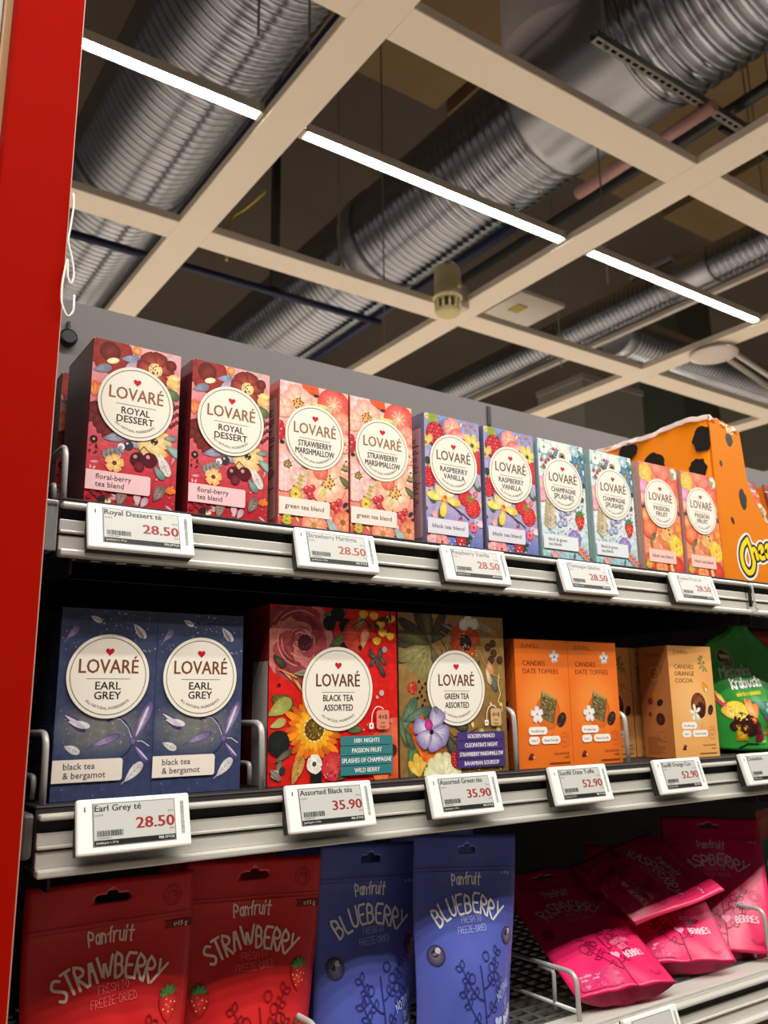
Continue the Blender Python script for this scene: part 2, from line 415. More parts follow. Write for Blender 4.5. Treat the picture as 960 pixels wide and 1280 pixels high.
        me = bpy.data.meshes.new(name); me.from_pydata(vs, [], fs); at = me.color_attributes.new('ink', 'FLOAT_COLOR', 'POINT'); at.data.foreach_set('color', cs)
        me.materials.append(material); me.update()
        return link(bpy.data.objects.new(name, me), parent)
# ------------------------------------------------------------------ the hall: floor, walls, ceiling slab, hanging grid
K = 1.6                                         # the grid hangs 1.6 m above the lens
def rel(x, y, h): return Vector((CAM.x+K*x, CAM.y+K*y, CAM.z+K*h))
ZC = CAM.z+K                                    # underside of the grid
FLOOR = -1.70
def struct(name, bm, m): o = obj(name, bm, m); o['kind'] = 'structure'; return o
b = BM(); box(b, -7, 11, -7, 11, FLOOR-.1, FLOOR); struct('floor', b, M['floor'])
b = BM(); box(b, -7, 11, -7, 11, 4.25, 4.4); struct('ceiling', b, M['slab'])
b = BM(); box(b, -7, 11, 11, 11.15, FLOOR, 4.25); struct('wall_back', b, M['wall'])
b = BM(); box(b, 11, 11.15, -7, 11, FLOOR, 4.25); struct('wall_right', b, M['wall'])
PX, PY = .745*K, .732*K; BW = .0725*K; BH = .030
xs = [CAM.x+K*.6145+PX*i for i in range(-2, 6)]; ys = [CAM.y+K*1.6115+PY*j for j in range(-3, 5)]
n = 0
for x in xs:
    n += 1; b = BM(); box(b, x-BW/2, x+BW/2, ys[0]-.3, ys[-1]+.3, ZC, ZC+BH, .002, seg=1); struct('trim_%d' % n, b, M['cream'])
for y in ys:                                    # cross members sit between the long ones, flush underneath
    for x in xs[:-1]:
        n += 1; b = BM(); box(b, x+BW/2, x+PX-BW/2, y-BW/2, y+BW/2, ZC, ZC+BH, .002, seg=1); struct('trim_%d' % n, b, M['cream'])
# brown roof decking panels seen through the grid on the right
for i in range(5):
    b = BM(); box(b, 2.2+i*1.25, 3.35+i*1.25, 1.2, 3.6, 4.13, 4.25, .01); o = obj('ceiling_panel', b, mat('brown_decking', (132, 108, 74), .8, noise=.15, scale=4) if i == 0 else bpy.data.materials['brown_decking']); o['kind'] = 'structure'

# LED light bars between the beams
def light_bar(x0, x1, y, label):
    t = thing('light_bar', ((x0+x1)/2, y, ZC), label, 'ceiling light', 'light bars in a line under the ceiling'); h = (x1-x0)/2
    b = BM(); box(b, -h, h, -.017, .017, .016, .034, .003); box(b, -h, h, -.020, -.0165, .006, .035, .001); box(b, -h, h, .0165, .020, .006, .035, .001)
    obj('housing', b, M['lamp_house'], t)
    b = BM(); box(b, -h+.006, h-.006, -.0105, .0105, .006, .017, .004); obj('led_strip', b, M['led'], t)
    for s in (-1, 1): b = BM(); box(b, s*h-.006, s*h+.006, -.020, .020, .004, .040, .002); obj('end_cap', b, M['lamp_house'], t)
    return t
YL = CAM.y+K*1.187
labs = ['white glowing light bar nearest the red panel, cut off by its edge', 'long white glowing light bar in the middle, above the biggest corrugated duct', 'white glowing light bar at the right, running out of the frame', None]
for i, lb in zip((-1, 0, 1), labs):
    light_bar(xs[2]+PX*i+BW/2+.012, xs[2]+PX*(i+1)-BW/2-.012, YL, lb)

# ducts ------------------------------------------------------------
def rib_profile(r, y0, y1, pitch, amp):
    pr = []; y = y0
    while y < y1:
        pr += [(r, y), (r, y+pitch*.55), (r+amp, y+pitch*.66), (r+amp*1.15, y+pitch*.78), (r+amp, y+pitch*.9)]; y += pitch
    return pr+[(r, y1+.001)]
def duct(name, x, y, h, label, parts, axis='y'):
    c = rel(x, y, h); t = thing(name, c, label, 'air duct', 'metal air ducts above the ceiling grid')
    for nm, prof, mt, n in parts:
        b = BM(); lathe(b, prof, n, axis); obj(nm, b, mt, t)
    return t
d1 = duct('ventilation_duct', .736, 0, 1.725, 'fat corrugated metal air duct at upper left, behind the first light bar', [
    ('ribbed_tube', rib_profile(.302, -.4, 5.5, .047, .009), M['galv'], 56), ('joint_band', [(.318, 3.9), (.322, 3.91), (.322, 3.97), (.318, 3.98)], M['galv_smooth'], 56)])
Y2 = 1.88                                         # local y of the smooth tee on the second duct (camera-relative)
d2 = duct('ventilation_duct', 1.70, 0, 1.72, 'fat silvery corrugated air duct crossing the middle of the ceiling, with a smooth tee piece', [
    ('ribbed_tube', rib_profile(.300, 2.45, 6.5, .047, .009), M['galv'], 56), ('ribbed_tube', rib_profile(.308, -.6, 1.86, .062, .012), M['galv'], 56),
    ('smooth_sleeve', [(.305, 1.84), (.312, 1.85), (.306, 1.88), (.306, 2.42), (.312, 2.45), (.305, 2.47)], M['galv_smooth'], 56)])
b = BM(); lathe(b, [(.30, .16), (.30, 1.25)], 56, 'z', (-.08, 2.27, 0)); obj('riser', b, M['duct_grey'], d2)
b = BM(); lathe(b, [(.318, 3.78), (.323, 3.79), (.323, 3.9), (.318, 3.91)], 56, 'y'); obj('joint_band', b, M['galv_smooth'], d2)
d3 = duct('ventilation_duct', 2.897, 0, 1.72, 'slimmer corrugated silver duct at the right, behind the third light bar', [
    ('ribbed_tube', rib_profile(.122, .4, 2.9, .04, .007), M['galv'], 36), ('smooth_sleeve', [(.124, 2.89), (.130, 2.90), (.130, 3.22), (.124, 3.23)], M['galv_smooth'], 36),
    ('ribbed_tube', rib_profile(.122, 3.22, 6.5, .04, .007), M['galv'], 36)])
b = BM(); box(b, -.02, .02, .4, 6.5, -.20, -.165, .004); obj('support_rail', b, M['whitep'], d3)
d4 = duct('ventilation_duct', 2.897, 2.40, 1.66, 'dark branch duct with bright ribs, running sideways at the far right behind the grid crossing', [
    ('ribbed_tube', rib_profile(.15, .24, 3.2, .04, .007), M['galv'], 36), ('smooth_sleeve', [(.152, .136), (.158, .14), (.158, .24), (.152, .25)], M['galv_smooth'], 36)], 'x')

# pale boxed shafts far behind on the right
for nm, x, y, h0, h1, w_, mt, lb in (('boxed_shaft', 3.36, 2.75, .5, 1.62, .46, ('shaft_grey', (150, 150, 138)), 'pale grey boxed shaft far behind the orange display box'), ('boxed_shaft', 4.49, 3.0, 1.4, 2.7568, .36, ('shaft_green', (70, 78, 66)), 'dark greenish boxed shaft behind the right duct')):
    p = rel(x, y, h0); t = thing(nm, p, lb, 'shaft'); b = BM(); box(b, -w_*K/2, w_*K/2, 0, .5, 0, (h1-h0)*K, .004); obj('casing', b, mat(mt[0], mt[1], .7, noise=.06, scale=3), t)
    b = BM(); box(b, -w_*K/2-.01, w_*K/2+.01, -.012, .51, (h1-h0)*K-.05, (h1-h0)*K, .003); obj('collar', b, M['duct_grey'], t)
# pipes -------------------------------------------------------------
def pipe(name, pts, r, m, label, cat='pipe', group=None, n=8):
    p0 = Vector(pts[0]); t = BM(); sweep(t, [Vector(p)-p0 for p in pts], r, n); o = obj(name, t, m); o.location = p0; return tag(o, label, cat, group)
def ry(xt, y0, y1, h): return [rel(xt*h, y0, h), rel(xt*h, y1, h)]
pipe('sprinkler_pipe', ry(.573, -.3, 4.2, 1.42), .028, M['navy'], 'dark navy pipe running along the right side of the upper left duct')
pipe('sprinkler_pipe', ry(1.178, 1.75, 4.2, 1.50), .030, M['navy'], 'dark navy pipe along the lower right edge of the big middle duct')
pipe('sprinkler_pipe', [rel(.50, 2.46, 1.41), rel(1.70, 2.46, 1.41)], .022, M['navy'], 'dark navy cross pipe below the left grid crossing, joined to a black drop pipe')
pipe('drop_pipe', [rel(1.25, 2.45, 1.42), rel(1.25, 2.45, 2.75)], .028, M['darkpipe'], 'black vertical pipe coming down onto the navy cross pipe')
pipe('pink_pipe', ry(1.205, 1.06, 1.52, 1.465), .028, M['pink'], 'pale pink pipe under the smooth sleeve of the big middle duct')
pipe('cable_tray', ry(1.24, -.2, 2.2, 1.53), .026, M['black'], 'black cable tray beside the pink pipe at upper right')
pipe('hanger_bar', [rel(2.05, 1.22, 1.62), rel(2.75, 1.22, 1.62)], .015, M['darkpipe'], 'dark bar crossing the brown panels above the right grid crossing')
pipe('conduit', [rel(2.17, 1.37, 1.035), rel(3.4, 1.60, 1.035)], .014, M['whitep'], 'white conduit leading from the saucer shaped device to the right edge')
pipe('conduit', [rel(2.36, 1.50, 1.10), rel(3.4, 1.72, 1.10)], .016, M['whitep'], 'pale conduit beyond the white one at the right edge')
pipe('yellow_cable', fillet([rel(.76, 1.545, 1.12), rel(.778, 1.617, 1.15), rel(.772, 1.676, 1.15), rel(.752, 1.701, 1.14), rel(.742, 1.70, 1.02)], .1), .006, M['yellow'], 'short yellow cable hanging beside the first long beam, near the left grid crossing', 'cable')
# slotted strut under the tee
t = thing('slotted_strut', rel(1.352, 1.085, 1.48), 'slotted steel strut crossing below the smooth duct sleeve at upper right', 'strut')
b = BM(); L = 1.0
box(b, 0, L, -.018, .018, .016, .019); box(b, 0, L, -.018, -.0155, -.010, .016); box(b, 0, L, .0155, .018, -.010, .016)
box(b, 0, L, -.018, -.007, -.012, -.010); box(b, 0, L, .007, .018, -.012, -.010)
for i in range(25): box(b, i*.04, i*.04+.014, -.007, .007, -.012, -.010)
obj('channel', b, M['steel'], t)
for x in (.06, .97): b = BM(); sweep(b, [(x, 0, -.03), (x, 0, 1.4)], .005, 6); obj('threaded_rod', b, M['steel'], t)
# thin hanger rods holding the grid
for i, (x, y) in enumerate([(.50, 1.05), (1.60, 1.30), (1.62, .62), (2.05, 1.12), (1.33, 1.9), (2.3, .75), (1.9, 1.75), (2.5, 1.3), (.62, 1.1), (1.0, 1.62)]):
    pipe('hanger_rod', [rel(x, y, 1.03), rel(x, y, 2.7)], .0035, M['steel'], 'thin steel hanger rod holding the cream ceiling grid', 'hanger rod', 'thin hanger rods of the ceiling grid', 6)

# alarm sounder in front of the grid crossing -----------------------
ya = CAM.y+K*1.577-.055; 
t = thing('alarm_sounder', Vector((1.8495, 1.722, 1.338)), 'beige cylindrical alarm sounder with a slotted collar at the grid crossing', 'alarm')
b = BM(); lathe(b, [(.049, .062), (.052, .068), (.052, .075), (.046, .08), (.045, .19), (.041, .198), (.02, .2)], 36); obj('body', b, M['beige'], t)
b = BM(); lathe(b, [(.034, .018), (.034, .064)], 28); obj('core', b, M['beige_dark'], t)
b = BM()
for k in range(12):
    a = 2*math.pi*k/12; c_, s_ = math.cos(a)*.044, math.sin(a)*.044; sweep(b, [(c_*.98, s_*.98, .018), (c_, s_, .064)], .0042, 6)
obj('slotted_collar', b, M['beige'], t)
b = BM(); lathe(b, [(.03, 0), (.04, .002), (.045, .008), (.046, .02), (.036, .022)], 32); obj('cap', b, mat('pale_beige_plastic', (206, 190, 132), .45), t)
b = BM(); lathe(b, [(.009, -.058), (.009, -.05)], 12, 'y', (.012, 0, .105)); obj('knob', b, M['beige'], t)
b = BM(); sweep(b, fillet([(.01, .01, .195), (.03, .02, .26), (.085, .03, .25), (.09, .035, .17)], .04), .005, 8); obj('cable', b, M['whitep'], t)
b = BM(); box(b, .055, .12, .02, .055, .07, .17, .004); obj('junction_box', b, M['whitep'], t)
t.scale = (1.12, 1.12, 1.0)
# flat white board above the grid with a square opening
t = thing('ceiling_board', rel(1.49*1.12, 1.48*1.12, 1.12), 'flat pale board with a square yellow plate, right of the beige alarm', 'board')
b = BM(); w_, d_ = .13, .15; box(b, -.16, .12, -.13, .14, 0, .02, .002); obj('board', b, M['whitep'], t)
b = BM(); box(b, -.09, -.03, -.04, .035, -.004, 0, .001); obj('plate', b, mat('yellow_plate', (168, 148, 62), .6), t)
# saucer shaped device hanging under the right beam
t = thing('saucer_device', rel(2.125, 1.365, .99)+Vector((0, 0, -.03)), 'white saucer shaped device under the grid beam at right', 'sensor')
b = BM(); lathe(b, [(.02, 0), (.07, .004), (.105, .018), (.11, .028), (.06, .04), (.02, .046)], 36); obj('dome', b, mat('device_white', (216, 204, 196), .4), t)
b = BM(); lathe(b, [(.006, -.003), (.006, .002)], 12, 'z', (.05, -.02, .0)); obj('indicator', b, M['led'] if False else M['tag_white'], t)

# ------------------------------------------------------------------ the shelving
t = thing('end_panel', (-.026, .19, FLOOR), 'tall bright red end panel at the left of the shelves', 'shelf end panel')
b = BM(); box(b, -.026, .0255, -.24, -.218, 0, FLOOR*-1+.95, .0015); obj('panel', b, M['red'], t)
b = BM(); box(b, .0255, .0262, -.239, -.2375, .02, FLOOR*-1+.94); obj('edge_strip', b, mat('pale_edge', (214, 150, 132), .5), t)
b = BM(); box(b, .012, .0245, -.218, .235, 0, FLOOR*-1+.25, .001); obj('side_frame', b, M['shelf'], t)
t = thing('neighbour_panel', (-.186, -.02, .287), 'white display panel with a tan wooden edge, left of the red panel', 'display panel')
b = BM(); box(b, -.13, .128, 0, .012, 0, .7, .001); obj('face_board', b, mat('panel_white', (188, 182, 176), .5), t)
b = BM(); box(b, .1285, .140, -.003, .014, -.001, .7, .0015); obj('wood_edge', b, M['wood'], t)
t = thing('red_sign', (-.2105, -.02, .004), 'small red board below the white display panel at the left edge', 'sign')
b = BM(); box(b, -.13, .148, 0, .012, 0, .27, .001); obj('board', b, M['red'], t)
b = BM(); box(b, .150, .157, .004, .02, -.1, .279, .001); obj('dark_strip', b, M['black'], t)

BAY = .912
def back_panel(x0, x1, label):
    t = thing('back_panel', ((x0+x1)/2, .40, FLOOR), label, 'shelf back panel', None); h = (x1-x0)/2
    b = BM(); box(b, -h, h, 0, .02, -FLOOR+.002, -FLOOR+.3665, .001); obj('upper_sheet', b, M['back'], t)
    b = BM(); box(b, -h, h, 0, .02, .0, -FLOOR+.0015, .001); obj('lower_shade_sheet', b, M['back_shade'], t)  # lower sheet coloured black to stand in for the shade between shelves
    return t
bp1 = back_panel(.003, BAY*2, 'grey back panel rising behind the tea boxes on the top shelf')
b = BM(); box(b, -.0745, -.0665, -.0022, 0, -FLOOR+.325, -FLOOR+.3605); box(b, -.0735, -.0675, -.0022, 0, -FLOOR+.295, -FLOOR+.317); obj('upright_slots', b, M['black'], bp1)
t = thing('panel_plug', (.1105, .3995, .3105), 'round black plug on the grey back panel beside the red panel', 'plug')
b = BM(); lathe(b, [(.008, -.012), (.0115, -.010), (.0115, -.003), (.008, 0)], 24, 'y'); obj('knob', b, M['black'], t)
b = BM(); box(b, -.002, .002, -.006, 0, .011, .024, .0008); obj('tab', b, M['black'], t)
# white bent wire hook on the red panel
o = pipe('wire_hook', fillet([(.0012, -.0535, .238), (.0022, -.0535, .228), (.0008, -.0535, .208), (-.0006, -.0535, .196), (.0040, -.0535, .182), (.0064, -.0535, .168), (.0044, -.0535, .159), (.0014, -.0535, .166), (.0004, -.0535, .184), (-.0024, -.0535, .158), (-.0016, -.0535, .142), (.0036, -.0535, .132), (.0078, -.0535, .138), (.0074, -.0535, .152)], .008, 6), .0008, M['white_wire'], 'bent white wire hook hanging on the edge of the red panel', 'hook')

def shelf(x0, x1, z, label, holes=False, left_cap=None):
    t = thing('shelf', ((x0+x1)/2, .19, z), label, 'shelf', 'dark shelves with white price rails'); h = (x1-x0)/2; Y = lambda y: y-.19
    b = BM()
    if holes:                                   # open mesh deck
        box(b, -h, h, Y(.012), Y(.016), -.012, -.0005); box(b, -h, h, Y(.385), Y(.399), -.012, -.0005)
        yy = .020
        while yy < .38: box(b, -h, h, Y(yy), Y(yy+.0055), -.004, -.0005); yy += .0165
        xx = -h
        while xx < h-.01: box(b, xx, xx+.006, Y(.014), Y(.385), -.0042, -.0007); xx += .021
        obj('deck', b, mat('pale_mesh_deck', (76, 75, 73), .5) if 'pale_mesh_deck' not in bpy.data.materials else bpy.data.materials['pale_mesh_deck'], t)
    else:
        box(b, -h, h, Y(-.018), Y(.399), -.0025, -.0005, .0008, seg=1)
        box(b, -h, h, Y(-.018), Y(-.0165), -.044, -.0025); box(b, -h, h, Y(-.018), Y(.012), -.0455, -.044)
        for xx in (-h+.012, h-.014): box(b, xx, xx+.002, Y(-.016), Y(.399), -.06, -.0025)
        obj('deck', b, M['shelf'], t)
        b = BM(); xx = -h+.012
        while xx < h-.02: box(b, xx, xx+.008, Y(-.001), Y(.002), -.0460, -.0455); xx += .0205
        obj('light_leak_tabs', b, M['rail'], t)  # pale tabs stand in for light leaking through the deck perforations
    if holes: b = BM(); box(b, -h+.001, h-.001, Y(-.018), Y(.012), -.003, -.0004, .0006); box(b, -h+.001, h-.001, Y(-.0178), Y(-.0165), -.044, -.003); obj('front_strip', b, M['rail'], t)
    b = BM()                                     # price rail, one extrusion with its grooves
    box(b, -h+.001, h-.001, Y(-.0275), Y(-.0185), -.0100, -.0055, .0016)
    box(b, -h+.001, h-.001, Y(-.0220), Y(-.0185), -.0272, -.0185, .0006)
    box(b, -h+.001, h-.001, Y(-.0245), Y(-.0185), -.0296, -.0272, .0008)
    box(b, -h+.001, h-.001, Y(-.0225), Y(-.0185), -.0425, -.0312, .0006)
    box(b, -h+.001, h-.001, Y(-.0300), Y(-.0185), -.0480, -.0425, .0014)
    r = obj('price_rail', b, M['rail'], t)
    b = BM(); box(b, -h+.002, h-.002, Y(-.0200), Y(-.0187), -.0192, -.0098); box(b, -h+.002, h-.002, Y(-.0200), Y(-.0187), -.0316, -.0290); obj('groove', b, M['rail_dark'], r)
    if left_cap:
        b = BM()
        if left_cap == 'clear':
            box(b, -h-.0115, -h-.001, Y(-.0245), Y(-.0225), -.044, -.008, .0008); box(b, -h-.0115, -h-.0095, Y(-.0225), Y(.02), -.046, -.006, .0006); box(b, -h-.0115, -h-.001, Y(-.026), Y(-.012), -.0085, -.005, .001); box(b, -h-.004, -h-.0025, Y(-.0225), Y(-.004), -.044, -.008, .0004)
            obj('end_cap', b, M['clear'], t)
        else:
            box(b, -h-.010, -h-.001, Y(-.0215), Y(.02), -.036, -.0045, .003); obj('end_cap', b, mat('grey_bracket', (96, 92, 90), .4, .4), t)
        b = BM(); box(b, -h-.0135, -h-.0118, Y(-.018), Y(.395), -.046, -.001); obj('side_plate', b, M['shelf'], t)
    return t
Z2, Z3 = -.2285, -.4775
shelf(.0155, BAY-.001, 0, 'top shelf, a dark shelf with a white price rail under the floral tea boxes', left_cap='clear')
shelf(.0155, BAY-.001, Z2, 'middle shelf with a white price rail under the blue and red tea boxes', left_cap='grey')
shelf(.0155, BAY-.001, Z3, 'bottom shelf with an open mesh deck under the fruit pouches', holes=True, left_cap='grey')
shelf(BAY+.001, BAY*2, 0, 'top shelf of the next bay, under the orange spotted display box')
shelf(BAY+.001, BAY*2, Z2, 'middle shelf of the next bay, right of the green sweets bag')
shelf(BAY+.001, BAY*2, Z3, 'bottom shelf of the next bay, at the lower right corner', holes=True)
t = thing('rail_clip', (BAY+.0005, -.0235, -.044), 'small clip at the joint of the top price rail, below the orange box', 'clip')
b = BM(); sweep(b, fillet([(-.006, -.004, .036), (0, -.0075, .034), (.004, -.0075, .004), (.010, -.0075, .0025)], .003), .0013, 8); obj('clip_wire', b, M['rail'], t)
b = BM(); box(b, .0005, .0035, -.004, .0, .006, .032, .0006); obj('joint_gap', b, M['black'], t)

def divider(x, z, h, label, back=.30, double=False):
    t = thing('wire_divider', (x, 0, z), label, 'shelf divider', 'bent wire dividers on the shelves')
    b = BM(); sweep(b, fillet([(0, -.006, -.004), (0, -.004, h), (0, back, h-.004), (0, back, 0)], .012, 6), .0026, 8); obj('front_wire', b, M['wire'], t)
    b = BM(); sweep(b, fillet([(-.003, .012, 0.002), (-.003, .012, h*.36), (-.003, back-.01, h*.36)] if not double else [(0, .028, .002), (0, .028, h-.0045), (0, .05, h-.0045)], .004, 4), .0022, 8); obj('lower_wire', b, M['wire'], t)
    if double:
        b = BM(); sweep(b, [(0, -.004, .008), (0, back-.01, .008)], .0022, 8); obj('foot_wire', b, M['wire'], t)
    return t
divider(.0215, 0, .046, 'grey wire divider at the left end of the top shelf')
divider(.0225, Z2, .050, 'grey wire divider at the left end of the middle shelf')
divider(.2005, Z2, .054, 'grey wire divider between the dark blue boxes and the red box')
divider(.4945, Z2, .062, 'grey wire divider between the olive box and the orange boxes')
divider(.6695, Z2, .056, 'grey wire divider right of the orange boxes')
divider(.5655, Z3, .044, 'wire divider between the blue pouches and the front pink pouch', double=True)
divider(.2560, Z3, .056, 'wire divider between the red pouches and the blue pouches')
divider(.9050, Z3, .060, 'wire divider right of the upright pink pouch')

# ------------------------------------------------------------------ electronic price tags
BRAND = 'LOVARÉ'
def price_tag(x, z, name, price, small, cap, faded, label, ink=(150, 26, 30), w=.085, tx=59):
    t = thing('price_tag', (x+w/2, -.0432, z-.0420), label, 'price tag', 'white electronic price tags on the rails'); t.rotation_euler = (R(-16), 0, 0)
    H_, D = .0385, .0055
    b = BM(); box(b, -w/2, w/2, 0, D, 0, H_, .0016); obj('casing', b, M['tag_white'], t)
    b = BM(); box(b, -.0315, .0305, -.0002, .0004, .0050, .0350); obj('bezel', b, M['tag_bezel'], t)
    b = BM(); box(b, -.0305, .0298, -.0004, .0004, .0058, .0343); s = obj('screen', b, M['tag_screen'], t)
    b = BM(); pr = [(D, .001), (D+.0075, .001), (D+.0075, .012), (D+.001, H_-.001), (D, H_-.001)]
    A_ = [b.verts.new((-w/2+.0006, y_, z_)) for y_, z_ in pr]; B_ = [b.verts.new((w/2-.0006, y_, z_)) for y_, z_ in pr]
    b.faces.new(A_); b.faces.new(list(reversed(B_)))
    for i in range(5): b.faces.new((A_[i], B_[i], B_[(i+1) % 5], A_[(i+1) % 5]))
    bmesh.ops.recalc_face_normals(b, faces=b.faces); obj('back_shell', b, M['tag_back'], t)
    c = Canvas(85, 38.5); dk = (26, 25, 26) if not faded else (96, 96, 98)
    c.rect(12, 5.8, 72.3, 9.3, (24, 24, 25))
    c.text(name, 12.6, 29.2, 4.3, dk, 'l', .016 if not faded else 0, width=min(58, len(name)*2.85))
    c.text(small, 12.6, 26.0, 1.5, (120, 120, 120), 'l')
    c.text(price, 71.8, 15.6, 7.6, ink, 'r', .03, width=29)
    c.text('kr/st' if price else '', 71.6, 13.1, 1.3, ink, 'r'); c.text('24 st' if price else '', 71.4, 25.8, 1.5, (110, 110, 110), 'r')
    rnd = random.Random(len(name)+int(x*100)); u = 14
    while u < 33:
        q = rnd.choice((.3, .3, .55, .8)); c.rect(u, 11.8, u+q, 15.8, (40, 40, 42)); u += q+rnd.choice((.35, .5))
    c.text('7310000 43210', 14, 10.1, 1.1, (90, 90, 90), 'l')
    c.text('Jämförpris 1.19 kr', 13.2, 6.7, 1.5, (225, 225, 220), 'l'); c.text('PER STYCK', 71.6, 6.7, 1.7, (235, 235, 230), 'r', .01)
    c.build('screen_print', s, lambda u, v, l: Vector((u-w/2, -.0004-l, v)), M['ink'], base=.0001)
    c = Canvas(85, 38.5)
    c.rect(5.2, 29.5, 6.2, 33, (70, 70, 72), .4)
    v = 9
    while v < 33:
        q = rnd.choice((.3, .4, .7)); c.rect(77.2, v, 80, v+q, (150, 150, 150)); v += q+.45
    c.build('sticker_print', t, lambda u, v, l: Vector((u-w/2, -l, v)), M['ink'])
    return t
TR = (150, 34, 34); TB = (168, 84, 62)
price_tag(.0335, 0, 'Royal Dessert té', '28.50', 'Lovaré', 4, False, 'price tag at the left end of the top rail, below the dark red floral boxes', TR)
price_tag(.2145, 0, 'Strawberry Marshma', '28.50', 'Lovaré', 4, True, 'price tag below the pale pink floral boxes', TB)
price_tag(.3800, 0, 'Raspberry Vanilla', '28.50', 'Lovaré', 4, True, 'price tag below the lavender raspberry boxes', TB)
price_tag(.5450, 0, 'Champagne Splashes', '28.50', 'Lovaré', 4, True, 'price tag below the pale mint floral boxes', TR)
price_tag(.7380, 0, 'Passion Fruit té', '28.50', 'Lovaré', 4, True, 'price tag at the right of the top rail, below the coral peach boxes', TR)
price_tag(.0395, Z2+.0085, 'Earl Grey té', '28.50', 'Lovaré', 4, False, 'price tag at the left end of the middle rail, below the dark blue boxes', TR)
price_tag(.2085, Z2+.0085, 'Assorted Black tés', '35.90', 'Lovaré', 4, False, 'price tag reading 35.90 below the bright red tea box', TR)
price_tag(.3565, Z2+.0085, 'Assorted Green tés', '35.90', 'Lovaré', 4, False, 'price tag reading 35.90 below the olive brown tea box', TR)
price_tag(.5135, Z2+.0085, 'Sunfill Date Toffe', '52.90', 'Sunfill', 4, False, 'price tag reading 52.90 below the orange sweets boxes', TR)
price_tag(.6785, Z2+.0085, 'Sunfill Orange Coc', '52.90', 'Sunfill', 4, False, 'price tag reading 52.90 below the tan sweets box', TR)
price_tag(.8440, Z2+.0085, 'Chokladkola', '', '', 4, False, 'price tag cut off by the right edge of the photo, below the green bag', TR)
price_tag(.6000, Z3+.006, '', '', '', 4, False, 'price tag at the very bottom of the photo, below the pink pouches', TR)
# ------------------------------------------------------------------ boxed goods
def mixc(a, b, t): return tuple(x+(y-x)*t for x, y in zip(a, b))
def carton(name, w, d, h, m, parent, bev=.0007):
    b = BM(); box(b, -w/2, w/2, -d/2, d/2, 0, h, bev); return obj(name, b, m, parent)
def front(w, d): return lambda u, v, l: Vector((u-w/2, -d/2-l, v))
def left(w, d): return lambda u, v, l: Vector((-w/2-l, d/2-u, v))
def right(w, d): return lambda u, v, l: Vector((w/2+l, u-d/2, v))

def medallion(t, fn, w, h, cu, cv, r, brandw, brandv, brandcap, lines, tv, tcap, gap, twidth=None, brandc=(138, 98, 62), ink=(46, 38, 52), hv=None, hr=3.4, ringc=(120, 104, 80), offset=.00135):
    c = Canvas(w, h); cream = (240, 233, 220)
    c.disc(cu, cv, r, cream, n=60)
    b_ = c.build('medallion', t, fn, M['ink'], base=offset)
    c = Canvas(w, h)
    c.ring(cu, cv, r*.915, .55, ringc)
    c.heart(cu, hv, hr, (196, 22, 34))
    c.text(BRAND, cu, brandv, brandcap, brandc, 'c', .012, width=brandw)
    c.rect(cu-brandw*.37, tv+tcap+2.2, cu+brandw*.37, tv+tcap+2.55, (150, 130, 100))
    for i, s in enumerate(lines):
        c.text(s, cu, tv-i*gap, tcap, ink, 'c', .012, width=(twidth[i] if twidth else None))
    c.arc_text('ALL NATURAL INGREDIENTS', cu, cv, r*.79, 2.0, (110, 100, 92))
    c.build('lettering', b_, fn, M['ink'], base=offset+.00012)
def strip(t, fn, w, h, u0, v0, u1, v1, lines, c_, cap, ink=(60, 46, 50), su=None, offset=.00135, rl=False, width=None, tv=None):
    c = Canvas(w, h); c.rect(u0, v0, u1, v1, c_, 2.2, rl); b_ = c.build('caption_strip', t, fn, M['ink'], base=offset)
    c = Canvas(w, h)
    if len(lines) == 1: c.text(lines[0], (u0+u1)/2, (v0+v1)/2-cap*.42, cap, ink, 'c', 0, width=width)
    else:
        for i, s in enumerate(lines): c.text(s, su or u0+8, v1-(v1-v0)*.43-i*cap*1.45, cap, ink, 'l')
    c.build('lettering', b_, fn, M['ink'], base=offset+.00012)
def side_text(t, w, d, h, bg, ink, title, seed, u0=8, u1=64, strip_c=None):
    c = Canvas(d*1000, h*1000); D, H_ = d*1000, h*1000
    c.back(lambda a, b: bg, 1, 1)
    if strip_c: c.rect(6, 10, D-6, H_-16, strip_c, 2)
    c.text(title, D*.55, H_-14, 4, ink, 'c', .01)
    rnd = random.Random(seed); v = H_-28
    while v > 34:
        c.rect(D-u1, v, D-u1+(u1-u0)*rnd.uniform(.75, 1), v+1.1, ink); v -= 2.6
    for k in range(18): q = D-u1+8+k*1.6; c.rect(q, 12, q+rnd.choice((.4, .8)), 26, ink)
    c.build('side_print', t, left(w, d), M['ink'], base=.00008)

